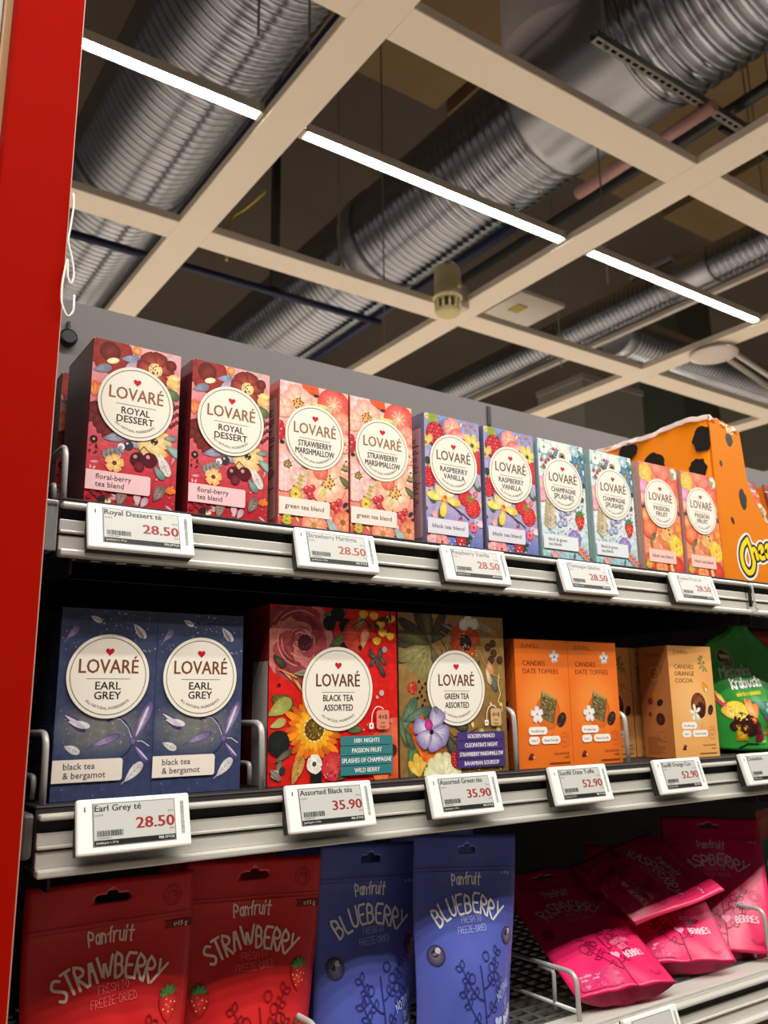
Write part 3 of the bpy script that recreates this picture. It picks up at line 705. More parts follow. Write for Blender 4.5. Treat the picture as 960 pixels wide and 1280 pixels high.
W, D, H = .0768, .076, .145
def art_royal(c):
    c.back(lambda u, v: mixc((186, 30, 44), mixc((222, 112, 118), (238, 176, 176), max(0, v-.5)/.5), min(1, max(0, (v-.06)/.5))))
    c.ditsy(46, [(214, 150, 160), (120, 40, 40), (230, 150, 90), (236, 200, 150)], [(150, 150, 170), (110, 130, 120), (190, 130, 140)], 5, 2.8)
    br, dr = (98, 32, 26), (146, 40, 34)
    c.disc(2, 143, 10, (236, 190, 140), (220, 130, 90))
    for a, q in ((10, 15), (70, 13), (130, 14), (190, 15), (250, 15), (310, 15)): c.petal(15, 134, q*1.25, R(a), 17, dr if a % 40 else br, (166, 66, 54) if a % 40 else br, 1)
    c.disc(14, 135, 9, br, (140, 50, 40)); c.disc(17, 127.5, 5.4, (244, 224, 178), (252, 240, 206), 2.6, rot=.3)
    c.leaf(27, 122, 20, 35, 9, (150, 170, 196), (198, 206, 222), (110, 130, 160)); c.leaf(24, 131, 17, 10, 7, (120, 140, 170), (180, 190, 206), (100, 120, 150)); c.leaf(1, 116, 16, 20, 8, (116, 122, 142), (160, 160, 176)); c.leaf(30, 118, 15, 60, 8, (176, 150, 170), (214, 190, 200))
    for a in (20, 75, 125, 180, 235, 300): c.petal(54, 127, 17, R(a), 14, (116, 30, 30), (190, 84, 66), 1)
    c.disc(54, 127, 6.2, (232, 200, 130), (250, 232, 180)); c.specks(26, 49.5, 122.5, 58.5, 131.5, .8, [(90, 40, 24), (140, 70, 30)], 3)
    c.disc(37, 141, 4, (230, 120, 60), (244, 190, 120)); c.leaf(66, 143, 14, -70, 7, (196, 186, 186), (230, 226, 226)); c.disc(68, 134, 5, br, dr)
    c.petal(77, 124, 12, R(200), 9, (238, 200, 120), (250, 226, 160)); c.petal(77, 116, 13, R(170), 9, (230, 180, 100), (246, 214, 150))
    c.leaf(64, 112, 15, -35, 9, (80, 100, 60), (120, 140, 90)); c.leaf(66, 104, 12, -60, 7, (60, 84, 56), (110, 130, 84))
    for k in range(9): c.disc(70+(k % 3)*2.6, 78+k*2.4, 1.7, (96, 18, 28), (150, 40, 50))
    for a in (80, 100, 120): c.petal(3, 93, 14, R(a-10), 5, (222, 92, 50), (244, 180, 110))
    for a in (0, 55, 120, 200, 290): c.petal(6, 78, 11, R(a), 11, (86, 26, 26), (130, 44, 40), 1)
    for a in (10, 100, 190, 280): c.petal(15, 68, 9, R(a), 10, (100, 30, 30), (140, 50, 46), 1)
    c.leaf(13, 58, 20, 15, 9, (120, 122, 148), (190, 186, 204), (96, 96, 120)); c.leaf(30, 62, 16, -25, 8, (140, 140, 164), (200, 196, 210))
    c.berry(34, 55, 4.2, (60, 54, 60), (200, 200, 206)); c.disc(28, 53, 3, (238, 232, 232)); c.disc(5, 56, 3.4, (44, 24, 28), n=7); c.disc(5, 56, 1.2, (200, 160, 120), n=6)
    c.specks(10, 1, 44, 14, 52, .9, [(70, 20, 30)], 8)
    c.sprig(10, 41, 19, 28, (138, 146, 146), 5, 3.2, 5.5)
    for a in (15, 85, 150, 215, 290): c.petal(56, 61, 15, R(a), 14, (232, 190, 116), (248, 222, 166), 1)
    c.disc(56, 62, 3.4, (70, 44, 34), n=9); c.specks(10, 53, 59, 59, 65, .7, [(240, 220, 170)], 5)
    for a in (10, 82, 154, 226, 298): c.petal(23, 38, 8, R(a), 7, (232, 170, 96), (250, 216, 150), 1)
    c.disc(23, 38, 2, (110, 60, 30))
    c.berry(42, 44, 6.3, (74, 14, 26), (206, 150, 160)); c.berry(53, 45, 6.6, (86, 14, 30), (214, 150, 160)); c.line([(42, 49), (47, 56), (53, 51)], .8, (70, 60, 40)); c.disc(44, 38, 4.5, (96, 20, 34), (130, 40, 50))
    c.leaf(60, 52, 22, -62, 9, (214, 204, 196), (240, 234, 226), (150, 140, 130)); c.leaf(57, 40, 14, -50, 7, (92, 124, 120), (150, 170, 164)); c.leaf(66, 60, 18, -30, 8, (110, 150, 140), (180, 196, 188)); c.leaf(64, 66, 12, 10, 6, (110, 112, 112), (170, 170, 170))
    for a in (-30, 0, 35): c.petal(72, 24, 7, R(270+a), 5, (226, 96, 30), (244, 160, 60))
    c.line([(72, 24), (74, 34)], .5, (150, 80, 60)); c.leaf(58, 10, 16, 62, 10, (110, 88, 84), (176, 150, 140), (80, 60, 56)); c.leaf(28, 2, 15, 75, 9, (120, 96, 88), (186, 164, 150), (84, 66, 60)); c.leaf(44, 4, 11, 95, 6, (196, 170, 176), (220, 200, 204)); c.leaf(47, 3, 10, 60, 6, (190, 150, 160), (214, 190, 196))
    for k in range(12): c.disc(3+(k*5) % 17, 7+(k*3) % 7, 1.8, (120, 24, 26), (156, 44, 36), n=8)
    c.disc(14, 6, 3.4, (50, 22, 26), n=7); c.specks(8, 56, 4, 76, 30, .8, [(190, 130, 150), (220, 160, 170)], 9)
def art_straw(c):
    c.back(lambda u, v: mixc((226, 92, 88), mixc((240, 176, 160), (244, 196, 176), v), min(1, max(0, (v-.05)/.3))))
    c.ditsy(70, [(240, 150, 140), (250, 200, 190), (224, 96, 84), (246, 220, 180)], [(190, 196, 110), (150, 160, 100), (226, 214, 150), (220, 130, 120)], 7, 3.2)
    pk, pk2, cr = (240, 190, 180), (250, 222, 206), (240, 168, 140)
    c.flower(12, 139, 14, 6, (236, 180, 190), pk2, (232, 170, 120), 3, .3)
    c.flower(20, 124, 19, 7, (242, 168, 150), (252, 220, 196), (226, 170, 96), 6, .1, dots=(120, 72, 30))
    c.flower(4, 118, 11, 6, cr, pk2, None, 2, .5)
    for q in (19, 15, 11, 7): c.disc(60, 130, q, mixc((224, 74, 64), (244, 150, 124), (19-q)/14), mixc((236, 110, 90), (248, 176, 150), (19-q)/14), q*.9, n=18, rot=q)
    for k in range(9): c.line([(60, 130), (60+math.cos(k*.7)*9, 130+math.sin(k*.7)*9)], .6, (250, 226, 200), False)
    c.poly([(24, 145), (42, 145), (44, 136), (34, 137), (25, 141)], (234, 86, 36)); c.disc(40, 136, 3, (54, 40, 44), ry=1.5)
    c.leaf(34, 126, 24, -8, 8, (196, 206, 110), (236, 232, 160), (150, 160, 70)); c.leaf(40, 121, 20, -20, 7, (214, 210, 120), (240, 236, 180), (160, 160, 80))
    c.flower(70, 112, 12, 6, (236, 130, 110), (250, 190, 160), None, 2, .2); c.flower(72, 92, 10, 5, (240, 150, 130), pk2, (226, 160, 90), 2)
    for q in ((1, 100), (3, 94), (1, 89)): c.berry(q[0], q[1], 4.2, (196, 40, 58), (240, 150, 150))
    c.disc(3, 83, 2.6, (40, 36, 48), ry=1.6); c.specks(9, 71, 70, 77, 92, .9, [(170, 40, 40)], 5)
    c.flower(9, 62, 15, 7, (238, 176, 176), (250, 224, 216), (200, 160, 100), 4, .2, dots=(90, 70, 40)); c.flower(5, 46, 11, 6, (240, 186, 190), pk2, None, 2); c.flower(22, 50, 10, 6, (236, 170, 170), pk2, None, 2)
    c.leaf(26, 52, 20, 40, 6, (190, 200, 130), (226, 230, 180), (150, 160, 90)); c.leaf(32, 48, 16, 75, 6, (204, 210, 150), (236, 236, 200)); c.sprig(18, 30, 22, 75, (190, 178, 60), 5, 3, 4.5); c.flower(18, 34, 6, 6, (220, 190, 60), (240, 220, 120), (150, 120, 30), 1.6)
    c.flower(53, 50, 22, 8, (242, 166, 130), (253, 226, 200), (236, 190, 120), 7, .25, dots=(130, 84, 34)); c.flower(45, 60, 9, 5, (224, 96, 80), (244, 150, 120), None, 2)
    c.leaf(66, 58, 15, -40, 7, (80, 84, 50), (130, 130, 80)); c.leaf(68, 66, 12, 10, 5, (110, 120, 70), (160, 164, 110))
    for q in ((30, 40), (36, 42), (34, 35)): c.berry(q[0], q[1], 3.6, (200, 56, 66), (244, 160, 150))
    for q in ((60, 28), (66, 32), (64, 24)): c.berry(q[0], q[1], 3.6, (206, 64, 66), (244, 160, 150))
    c.disc(73, 30, 3.4, (44, 44, 56), ry=2, rot=.6); c.disc(75, 24, 2.6, (44, 44, 56), ry=1.6, rot=.6); c.leaf(44, 33, 12, 60, 5, (196, 190, 90), (226, 220, 140))
    c.flower(38, 6, 15, 7, (236, 130, 100), (250, 200, 160), (200, 140, 70), 3, .4); c.flower(70, 12, 12, 6, (226, 110, 80), (246, 180, 130), (170, 100, 50), 3); c.leaf(52, 14, 18, -50, 9, (150, 176, 176), (206, 216, 210), (120, 140, 140)); c.sprig(8, 0, 16, 85, (196, 190, 70), 4, 4, 6)
    c.specks(10, 50, 1, 76, 10, .7, [(250, 200, 180)], 4)
def art_rasp(c):
    c.back(lambda u, v: mixc(mixc((96, 112, 182), (150, 146, 196), min(1, v*4)), mixc((206, 176, 202), (140, 152, 208), abs(v-.45)*1.9), min(1, v*2.4)))
    c.ditsy(60, [(236, 150, 160), (240, 200, 90), (210, 50, 60), (190, 180, 220)], [(90, 110, 90), (110, 110, 160), (220, 200, 100), (70, 90, 70)], 9, 2.8)
    c.sprig(14, 128, 17, 100, (150, 170, 60), 4, 5, 9); c.leaf(20, 134, 18, 25, 9, (92, 98, 140), (150, 150, 186), (70, 76, 110)); c.leaf(26, 142, 16, -20, 7, (110, 110, 150), (166, 166, 196))
    c.rasp(15, 122, 13, (186, 26, 44), ry=14.5)
    c.flower(38, 134, 11, 5, (238, 130, 120), (250, 200, 180), (240, 220, 160), 2.4, .3); c.flower(44, 124, 10, 5, (226, 90, 90), (246, 170, 160), (250, 220, 170), 2.2, .8); c.flower(54, 122, 8, 5, (240, 150, 150), (250, 210, 200), (220, 60, 60), 2)
    for q in ((56, 141), (66, 142), (60, 136), (72, 138)): c.berry(q[0], q[1], 2.2, (226, 130, 80), (250, 200, 150))
    for a in (10, 70, 130, 190, 250, 310): c.petal(66, 119, 14, R(a), 8, (226, 190, 70), (248, 230, 150))
    c.disc(66, 118, 5, (240, 226, 150), (120, 70, 30)); c.disc(66, 118, 2.2, (90, 50, 24))
    for a in (60, 120, 200): c.petal(3, 110, 13, R(a), 8, (226, 180, 80), (246, 220, 140))
    c.disc(1, 111, 4, (240, 210, 120), (90, 50, 30))
    c.rasp(75, 105, 7, (214, 40, 40)); c.rasp(76, 92, 5, (196, 30, 40)); c.disc(3, 92, 4, (60, 70, 50)); c.leaf(66, 74, 12, -30, 8, (70, 84, 60), (110, 130, 90)); c.leaf(70, 82, 12, -80, 7, (130, 150, 160), (180, 196, 206))
    c.rasp(4, 74, 10, (206, 26, 44), ry=11); c.leaf(4, 60, 16, -60, 9, (56, 96, 60), (110, 150, 96), (50, 80, 50)); c.leaf(30, 62, 16, -70, 7, (70, 110, 70), (120, 150, 100)); c.leaf(18, 42, 14, -80, 7, (60, 84, 50), (110, 130, 80))
    for a, l, cl in ((95, 22, (244, 206, 160)), (40, 15, (248, 220, 190)), (-8, 22, (244, 206, 70)), (-100, 20, (232, 200, 50)), (172, 24, (226, 214, 80)), (130, 18, (246, 210, 150))): c.petal(25, 52, l, R(a), 9.5, cl, mixc(cl, (255, 244, 200), .6))
    c.disc(25, 52, 4, (240, 150, 70), (250, 200, 120)); c.disc(26, 54, 2.2, (200, 90, 30))
    c.line([(30, 48), (42, 42), (52, 37), (58, 33)], 1.1, (48, 30, 44)); c.line([(40, 43), (48, 36), (48, 33), (44, 33)], .8, (48, 30, 44)); c.line([(60, 36), (54, 66), (66, 72)], .4, (90, 90, 70))
    c.rasp(53, 58, 9, (216, 30, 34), ry=10); c.rasp(64, 47, 10.5, (222, 36, 34), ry=11); 
    for a in (20, 80, 140, 200, 300): c.leaf(61, 56, 7, a, 2.4, (90, 110, 50), (150, 170, 80))
    c.flower(64, 25, 5.5, 5, (222, 70, 100), (244, 130, 150), (170, 30, 50), 1.5); c.flower(74, 30, 4.5, 4, (240, 190, 200), (250, 220, 226)); c.flower(8, 7, 8, 6, (236, 150, 150), (248, 206, 200)); c.flower(20, 5, 9, 5, (230, 130, 130), (246, 190, 180), (200, 60, 60), 2); c.disc(3, 14, 3, (196, 40, 50))
    c.rasp(46, 10, 7, (190, 28, 40)); c.sprig(52, 3, 12, 60, (60, 80, 50), 3, 3, 5)
    c.specks(16, 28, 2, 76, 34, .9, [(244, 240, 250)], 6); c.specks(5, 30, 58, 44, 68, .9, [(80, 84, 150)], 2)
def art_champ(c):
    c.back(lambda u, v: mixc((150, 196, 198), mixc((226, 230, 238), (216, 232, 230), v), min(1, v*3)))
    c.ditsy(120, [(120, 140, 196), (210, 90, 90), (236, 160, 170), (90, 130, 160), (246, 240, 230)], [(110, 150, 136), (80, 110, 120), (180, 176, 130), (140, 140, 176)], 11, 1.9)
    for k in range(11): c.leaf(2+(k*7) % 30, 110+(k*5) % 33, 10, k*47, 4, (70, 140, 130), (150, 200, 190))
    for a in range(5): c.petal(40, 128, 17, R(a*72+18), 15, (236, 226, 220), (252, 246, 240), 1)
    c.disc(40, 127, 5.4, (120, 110, 70), (220, 200, 130)); c.disc(40, 127, 2.8, (24, 22, 26))
    for a in range(6): c.petal(65, 120, 14, R(a*60), 9, (44, 96, 128), (110, 164, 186))
    c.disc(65, 120, 3.6, (30, 40, 60), (200, 150, 70)); c.specks(8, 62, 117, 68, 123, .9, [(230, 180, 90)], 3)
    c.flower(10, 135, 8, 6, (226, 232, 226), (246, 248, 240), (150, 160, 80), 2); c.flower(60, 138, 7, 5, (150, 190, 210), (210, 226, 236), (240, 240, 220), 2)
    for q in ((5, 119), (12, 117), (17, 121), (8, 112), (20, 126), (26, 135)): c.berry(q[0], q[1], 2.2, (196, 40, 48), (244, 140, 140))
    c.sprig(22, 118, 18, 60, (50, 90, 110), 5, 2.5, 5); c.flower(72, 104, 6, 5, (60, 90, 130), (130, 160, 190)); c.disc(74, 96, 3, (40, 60, 90)); c.leaf(68, 140, 14, -50, 6, (40, 110, 110), (120, 180, 176))
    c.flower(3, 90, 9, 6, (234, 150, 170), (248, 206, 214), (240, 210, 120), 2); c.flower(4, 76, 8, 6, (230, 140, 160), (246, 196, 206)); c.specks(18, 56, 66, 76, 92, 1.1, [(60, 80, 130), (90, 120, 90), (210, 90, 90)], 6)
    for k in range(7): c.leaf(14, 36+k*4.6, 15-k*.6, 40+k*3, 2.5, (206, 178, 110), (236, 214, 160)); c.leaf(14, 36+k*4.6, 14-k*.6, 140-k*3, 2.5, (196, 166, 100), (230, 206, 150))
    c.line([(14, 28), (15, 70)], .7, (170, 140, 80))
    c.specks(34, 22, 30, 76, 66, 1.0, [(60, 70, 150), (100, 80, 160), (80, 120, 120), (210, 110, 120), (180, 170, 120)], 11)
    for q in ((34, 56), (44, 60), (38, 46), (30, 44)): c.flower(q[0], q[1], 4, 5, (120, 140, 190), (200, 206, 230), (240, 220, 140), 1)
    c.strawb(64, 50, 9.5); c.line([(64, 57), (68, 68)], .6, (60, 110, 60))
    for a in range(5): c.petal(53, 28, 11, R(a*72+20), 10, (116, 92, 170), (186, 170, 214), 1)
    c.disc(53, 28, 2.6, (70, 50, 120), (240, 220, 120)); c.disc(70, 78, 3, (70, 100, 70)); 
    c.line([(54, 22), (76, 4)], .8, (206, 110, 100)); 
    for k in range(4): c.leaf(58+k*4.5, 19-k*3.5, 9, -10, 3, (226, 120, 110), (240, 170, 150)); c.leaf(58+k*4.5, 19-k*3.5, 9, -75, 3, (226, 120, 110), (240, 170, 150))
    for a in (60, 90, 120): c.petal(18, 2, 9, R(a), 5, (236, 140, 130), (246, 190, 180))
    c.leaf(50, 2, 9, 80, 2.5, (40, 70, 110), (60, 90, 130)); c.specks(10, 2, 2, 76, 14, .8, [(236, 246, 244)], 4)
def art_passion(c):
    c.back(lambda u, v: mixc((206, 34, 36), mixc((240, 150, 96), (238, 126, 104), v), min(1, max(0, v-.02)*6)))
    c.ditsy(60, [(240, 120, 80), (250, 206, 120), (222, 70, 60), (246, 170, 150)], [(120, 130, 70), (226, 140, 70), (240, 190, 110), (90, 80, 60)], 13, 3.0)
    c.disc(50, 134, 17, (230, 80, 72), (246, 150, 120)); c.disc(64, 118, 14, (226, 70, 60), (244, 140, 100)); c.disc(36, 140, 10, (236, 110, 90), (248, 170, 130))
    for q in (14, 10, 6): c.flower(12, 130, q, 7, (226, 180, 60), (250, 224, 130), None, 2, q)
    c.flower(6, 112, 9, 6, (222, 130, 190), (244, 190, 220), (240, 200, 120), 2); c.flower(70, 136, 8, 6, (226, 220, 206), (246, 240, 226), (150, 160, 90), 2.4); c.leaf(62, 141, 14, -60, 6, (110, 140, 80), (170, 186, 120))
    c.leaf(22, 118, 14, 20, 6, (60, 60, 84), (110, 110, 130)); c.disc(72, 100, 9, (232, 90, 50), (248, 170, 90)); c.disc(4, 96, 7, (236, 160, 150), (250, 210, 190)); c.leaf(70, 90, 12, -60, 5, (80, 60, 50), (130, 110, 70)); c.disc(3, 82, 5, (90, 70, 60))
    c.disc(12, 58, 15, (222, 66, 54), (246, 160, 100)); c.disc(6, 74, 9, (232, 120, 70), (250, 190, 120)); c.leaf(14, 40, 14, 55, 7, (70, 90, 40), (120, 140, 70)); c.leaf(16, 30, 13, 100, 5, (90, 110, 50), (140, 150, 80))
    for k in range(5): c.ring(45, 46, 16-k*3, 1.0, mixc((226, 130, 70), (248, 206, 140), k/5), ry=13-k*2.4, n=30)
    for a, l in ((60, 22), (85, 25), (110, 20), (140, 16), (35, 18), (10, 18)): c.petal(46, 42, l, R(a), 9, (238, 160, 90), (250, 206, 140))
    for k, p in enumerate(((38, 60), (43, 57), (48, 60), (53, 58), (46, 63), (50, 55))): c.leaf(p[0], p[1], 5.5, k*60, 2.2, (44, 36, 28), (70, 56, 40))
    c.leaf(60, 56, 14, -60, 6, (110, 130, 60), (170, 180, 100)); c.leaf(66, 66, 16, -70, 7, (230, 140, 60), (246, 190, 110)); c.disc(70, 62, 8, (234, 110, 40), (250, 180, 80))
    for q in (14, 10, 6): c.flower(64, 38, q, 6, (232, 190, 50), (252, 232, 120), None, 2, q*2)
    c.disc(64, 38, 2.4, (226, 150, 40)); c.disc(8, 14, 10, (226, 80, 50), (246, 150, 80)); c.flower(28, 8, 10, 6, (232, 110, 60), (248, 190, 110)); c.petal(50, 0, 22, R(75), 12, (244, 190, 110), (252, 220, 150)); c.disc(64, 12, 11, (206, 40, 36), (234, 90, 60)); c.petal(40, 0, 16, R(110), 10, (236, 120, 60), (250, 180, 110)); c.sprig(1, 2, 12, 60, (206, 190, 60), 3, 4, 6)
def whiteleaf(c, u, v, l, a, w, tone=0):
    c1, c2 = ((206, 200, 206), (244, 238, 234)) if not tone else ((92, 74, 128), (186, 170, 204))
    c.leaf(u, v, l, a, w, c1, c2, (110, 96, 140) if tone else (150, 146, 156))
def art_earl(c):
    c.back(lambda u, v: mixc(mixc((56, 65, 100), (64, 73, 102), v), (124, 124, 118), max(0, 1-((u-.45)/.55)**2-((v-.36)/.16)**2)*.95), 12, 26)
    c.specks(70, 30, 112, 76, 144, .55, [(150, 156, 176), (196, 200, 206), (110, 118, 150)], 3); c.specks(24, 2, 112, 30, 144, .45, [(120, 128, 160), (170, 176, 190)], 4)
    c.specks(60, 2, 40, 76, 70, .5, [(150, 152, 160), (120, 124, 130), (190, 190, 190)], 7); c.specks(20, 2, 2, 76, 28, .45, [(130, 138, 170), (190, 190, 200)], 8)
    whiteleaf(c, 22, 139, 10, -25, 4.5); whiteleaf(c, 57, 134, 15, -48, 6.5); c.leaf(58, 133, 13, -55, 3, (120, 116, 110), (160, 156, 140))
    whiteleaf(c, 5, 121, 13, 48, 5.5, 1); c.line([(3, 118), (6, 122)], .4, (150, 130, 160))
    c.leaf(6, 64, 22, -38, 7, (56, 40, 92), (120, 104, 150)); c.leaf(10, 58, 17, -14, 5.5, (220, 214, 222), (246, 242, 244)); c.leaf(7, 63, 19, -33, 3.2, (196, 186, 206), (224, 216, 230))
    whiteleaf(c, 28, 39, 24, 20, 6.5, 1); c.line([(24, 37), (30, 40)], .4, (70, 56, 100))
    whiteleaf(c, 62, 44, 31, 66, 8.5, 1); c.leaf(63, 46, 25, 68, 2.4, (206, 196, 214), (230, 224, 234))
    c.line([(40, 58), (44, 60), (49, 60), (54, 57), (58, 51), (60, 46), (61, 41)], 2.0, (62, 50, 98), w1=1.2); c.line([(44, 60), (50, 59), (56, 53), (60, 44)], .8, (180, 170, 200))
    c.leaf(61, 40, 21, -50, 5.5, (66, 50, 104), (126, 106, 160)); c.leaf(63, 38, 15, -46, 1.6, (190, 180, 204), (214, 206, 222)); c.line([(62, 42), (68, 42), (74, 38)], .6, (230, 226, 232)); c.line([(61, 41), (57, 34), (52, 30)], .9, (40, 34, 60)); c.disc(61, 42, 3, (80, 62, 120), (130, 110, 166))
    whiteleaf(c, 8, 40, 13, -25, 6)
    whiteleaf(c, 56, 12, 19, 46, 8); c.line([(53, 10), (57, 13)], .4, (220, 214, 220))

def tea_box(name, loc, label, group, carton_m, art, title, caption, side, capc, brandc=(138, 98, 62), ink=(46, 38, 52), strip_u=(0, 56), tw=None, capsize=4.4, capw=None):
    t = thing(name, loc, label, 'tea box', group)
    carton('carton', W, D, H, carton_m, t); fn = front(W, D)
    c = Canvas(W*1000, H*1000); art(c); c.build('artwork', t, fn, M['art'])
    medallion(t, fn, 76.8, 145, 38.4, 92.5, 32.6, 46.8, 94.8, 10.6, title, 82.2, 5.8, 7.5, tw, brandc, ink, 111.5)
    strip(t, fn, 76.8, 145, strip_u[0], 13.2, strip_u[1], 29.8, caption, capc, capsize, width=capw)
    side_text(t, W, D, H, side[0], side[1], side[2], len(title[0]), strip_c=side[3] if len(side) > 3 else None)
    return t
YB = D/2
def bx(x, dy=0): return (x+W/2, YB+dy, 0)
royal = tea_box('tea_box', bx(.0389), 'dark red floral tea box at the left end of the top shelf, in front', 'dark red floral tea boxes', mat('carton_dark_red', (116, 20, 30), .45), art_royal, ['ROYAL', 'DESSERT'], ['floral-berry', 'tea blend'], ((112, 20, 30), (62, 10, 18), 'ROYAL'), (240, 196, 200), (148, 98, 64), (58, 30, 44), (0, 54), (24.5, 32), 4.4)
dup(royal, bx(.1261, -.002), 'second dark red floral tea box from the left on the top shelf')
dup(royal, bx(.0375, .094), 'dark red tea box behind the leftmost box of the top shelf, against the red panel')
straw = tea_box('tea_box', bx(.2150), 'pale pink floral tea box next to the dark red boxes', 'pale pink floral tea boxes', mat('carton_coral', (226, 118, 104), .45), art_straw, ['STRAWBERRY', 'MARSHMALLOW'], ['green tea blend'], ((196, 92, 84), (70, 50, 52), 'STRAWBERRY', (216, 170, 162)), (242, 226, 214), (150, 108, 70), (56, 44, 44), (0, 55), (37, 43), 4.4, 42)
dup(straw, bx(.2943), 'pale pink floral tea box next to the lavender raspberry boxes')
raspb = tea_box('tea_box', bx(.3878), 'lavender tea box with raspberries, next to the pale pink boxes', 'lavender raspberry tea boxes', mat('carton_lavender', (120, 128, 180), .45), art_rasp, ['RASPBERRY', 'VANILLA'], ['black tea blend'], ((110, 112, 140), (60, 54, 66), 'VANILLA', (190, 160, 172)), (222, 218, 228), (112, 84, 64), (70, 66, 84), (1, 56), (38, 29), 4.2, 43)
dup(raspb, bx(.4713), 'lavender tea box with raspberries, next to the pale mint boxes')
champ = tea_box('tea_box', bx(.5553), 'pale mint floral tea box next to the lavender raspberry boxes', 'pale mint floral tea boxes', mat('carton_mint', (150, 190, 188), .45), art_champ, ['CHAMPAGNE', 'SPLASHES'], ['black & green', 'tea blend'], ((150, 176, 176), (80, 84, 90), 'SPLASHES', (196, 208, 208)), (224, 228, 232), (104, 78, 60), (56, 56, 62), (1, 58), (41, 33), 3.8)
dup(champ, bx(.6443), 'pale mint floral tea box next to the coral peach boxes')
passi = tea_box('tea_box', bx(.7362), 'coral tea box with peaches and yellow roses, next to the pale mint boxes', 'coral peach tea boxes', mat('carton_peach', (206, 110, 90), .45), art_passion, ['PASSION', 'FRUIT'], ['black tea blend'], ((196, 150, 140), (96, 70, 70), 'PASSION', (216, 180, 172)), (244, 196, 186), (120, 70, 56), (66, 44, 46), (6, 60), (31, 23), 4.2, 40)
dup(passi, bx(.8222), 'coral tea box with peaches and yellow roses, touching the orange spotted display box')
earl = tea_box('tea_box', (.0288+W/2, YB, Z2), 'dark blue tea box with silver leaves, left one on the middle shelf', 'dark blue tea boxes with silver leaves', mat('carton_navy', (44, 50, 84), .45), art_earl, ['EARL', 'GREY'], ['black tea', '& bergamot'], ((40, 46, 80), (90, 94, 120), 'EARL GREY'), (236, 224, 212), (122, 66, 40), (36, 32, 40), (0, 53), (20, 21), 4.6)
dup(earl, (.1059+W/2, YB, Z2), 'dark blue tea box with silver leaves, beside the red tea box')
dup(royal, (.0462+W/2, .10+D/2, Z2), 'dark red tea box in the shade behind the left dark blue box')

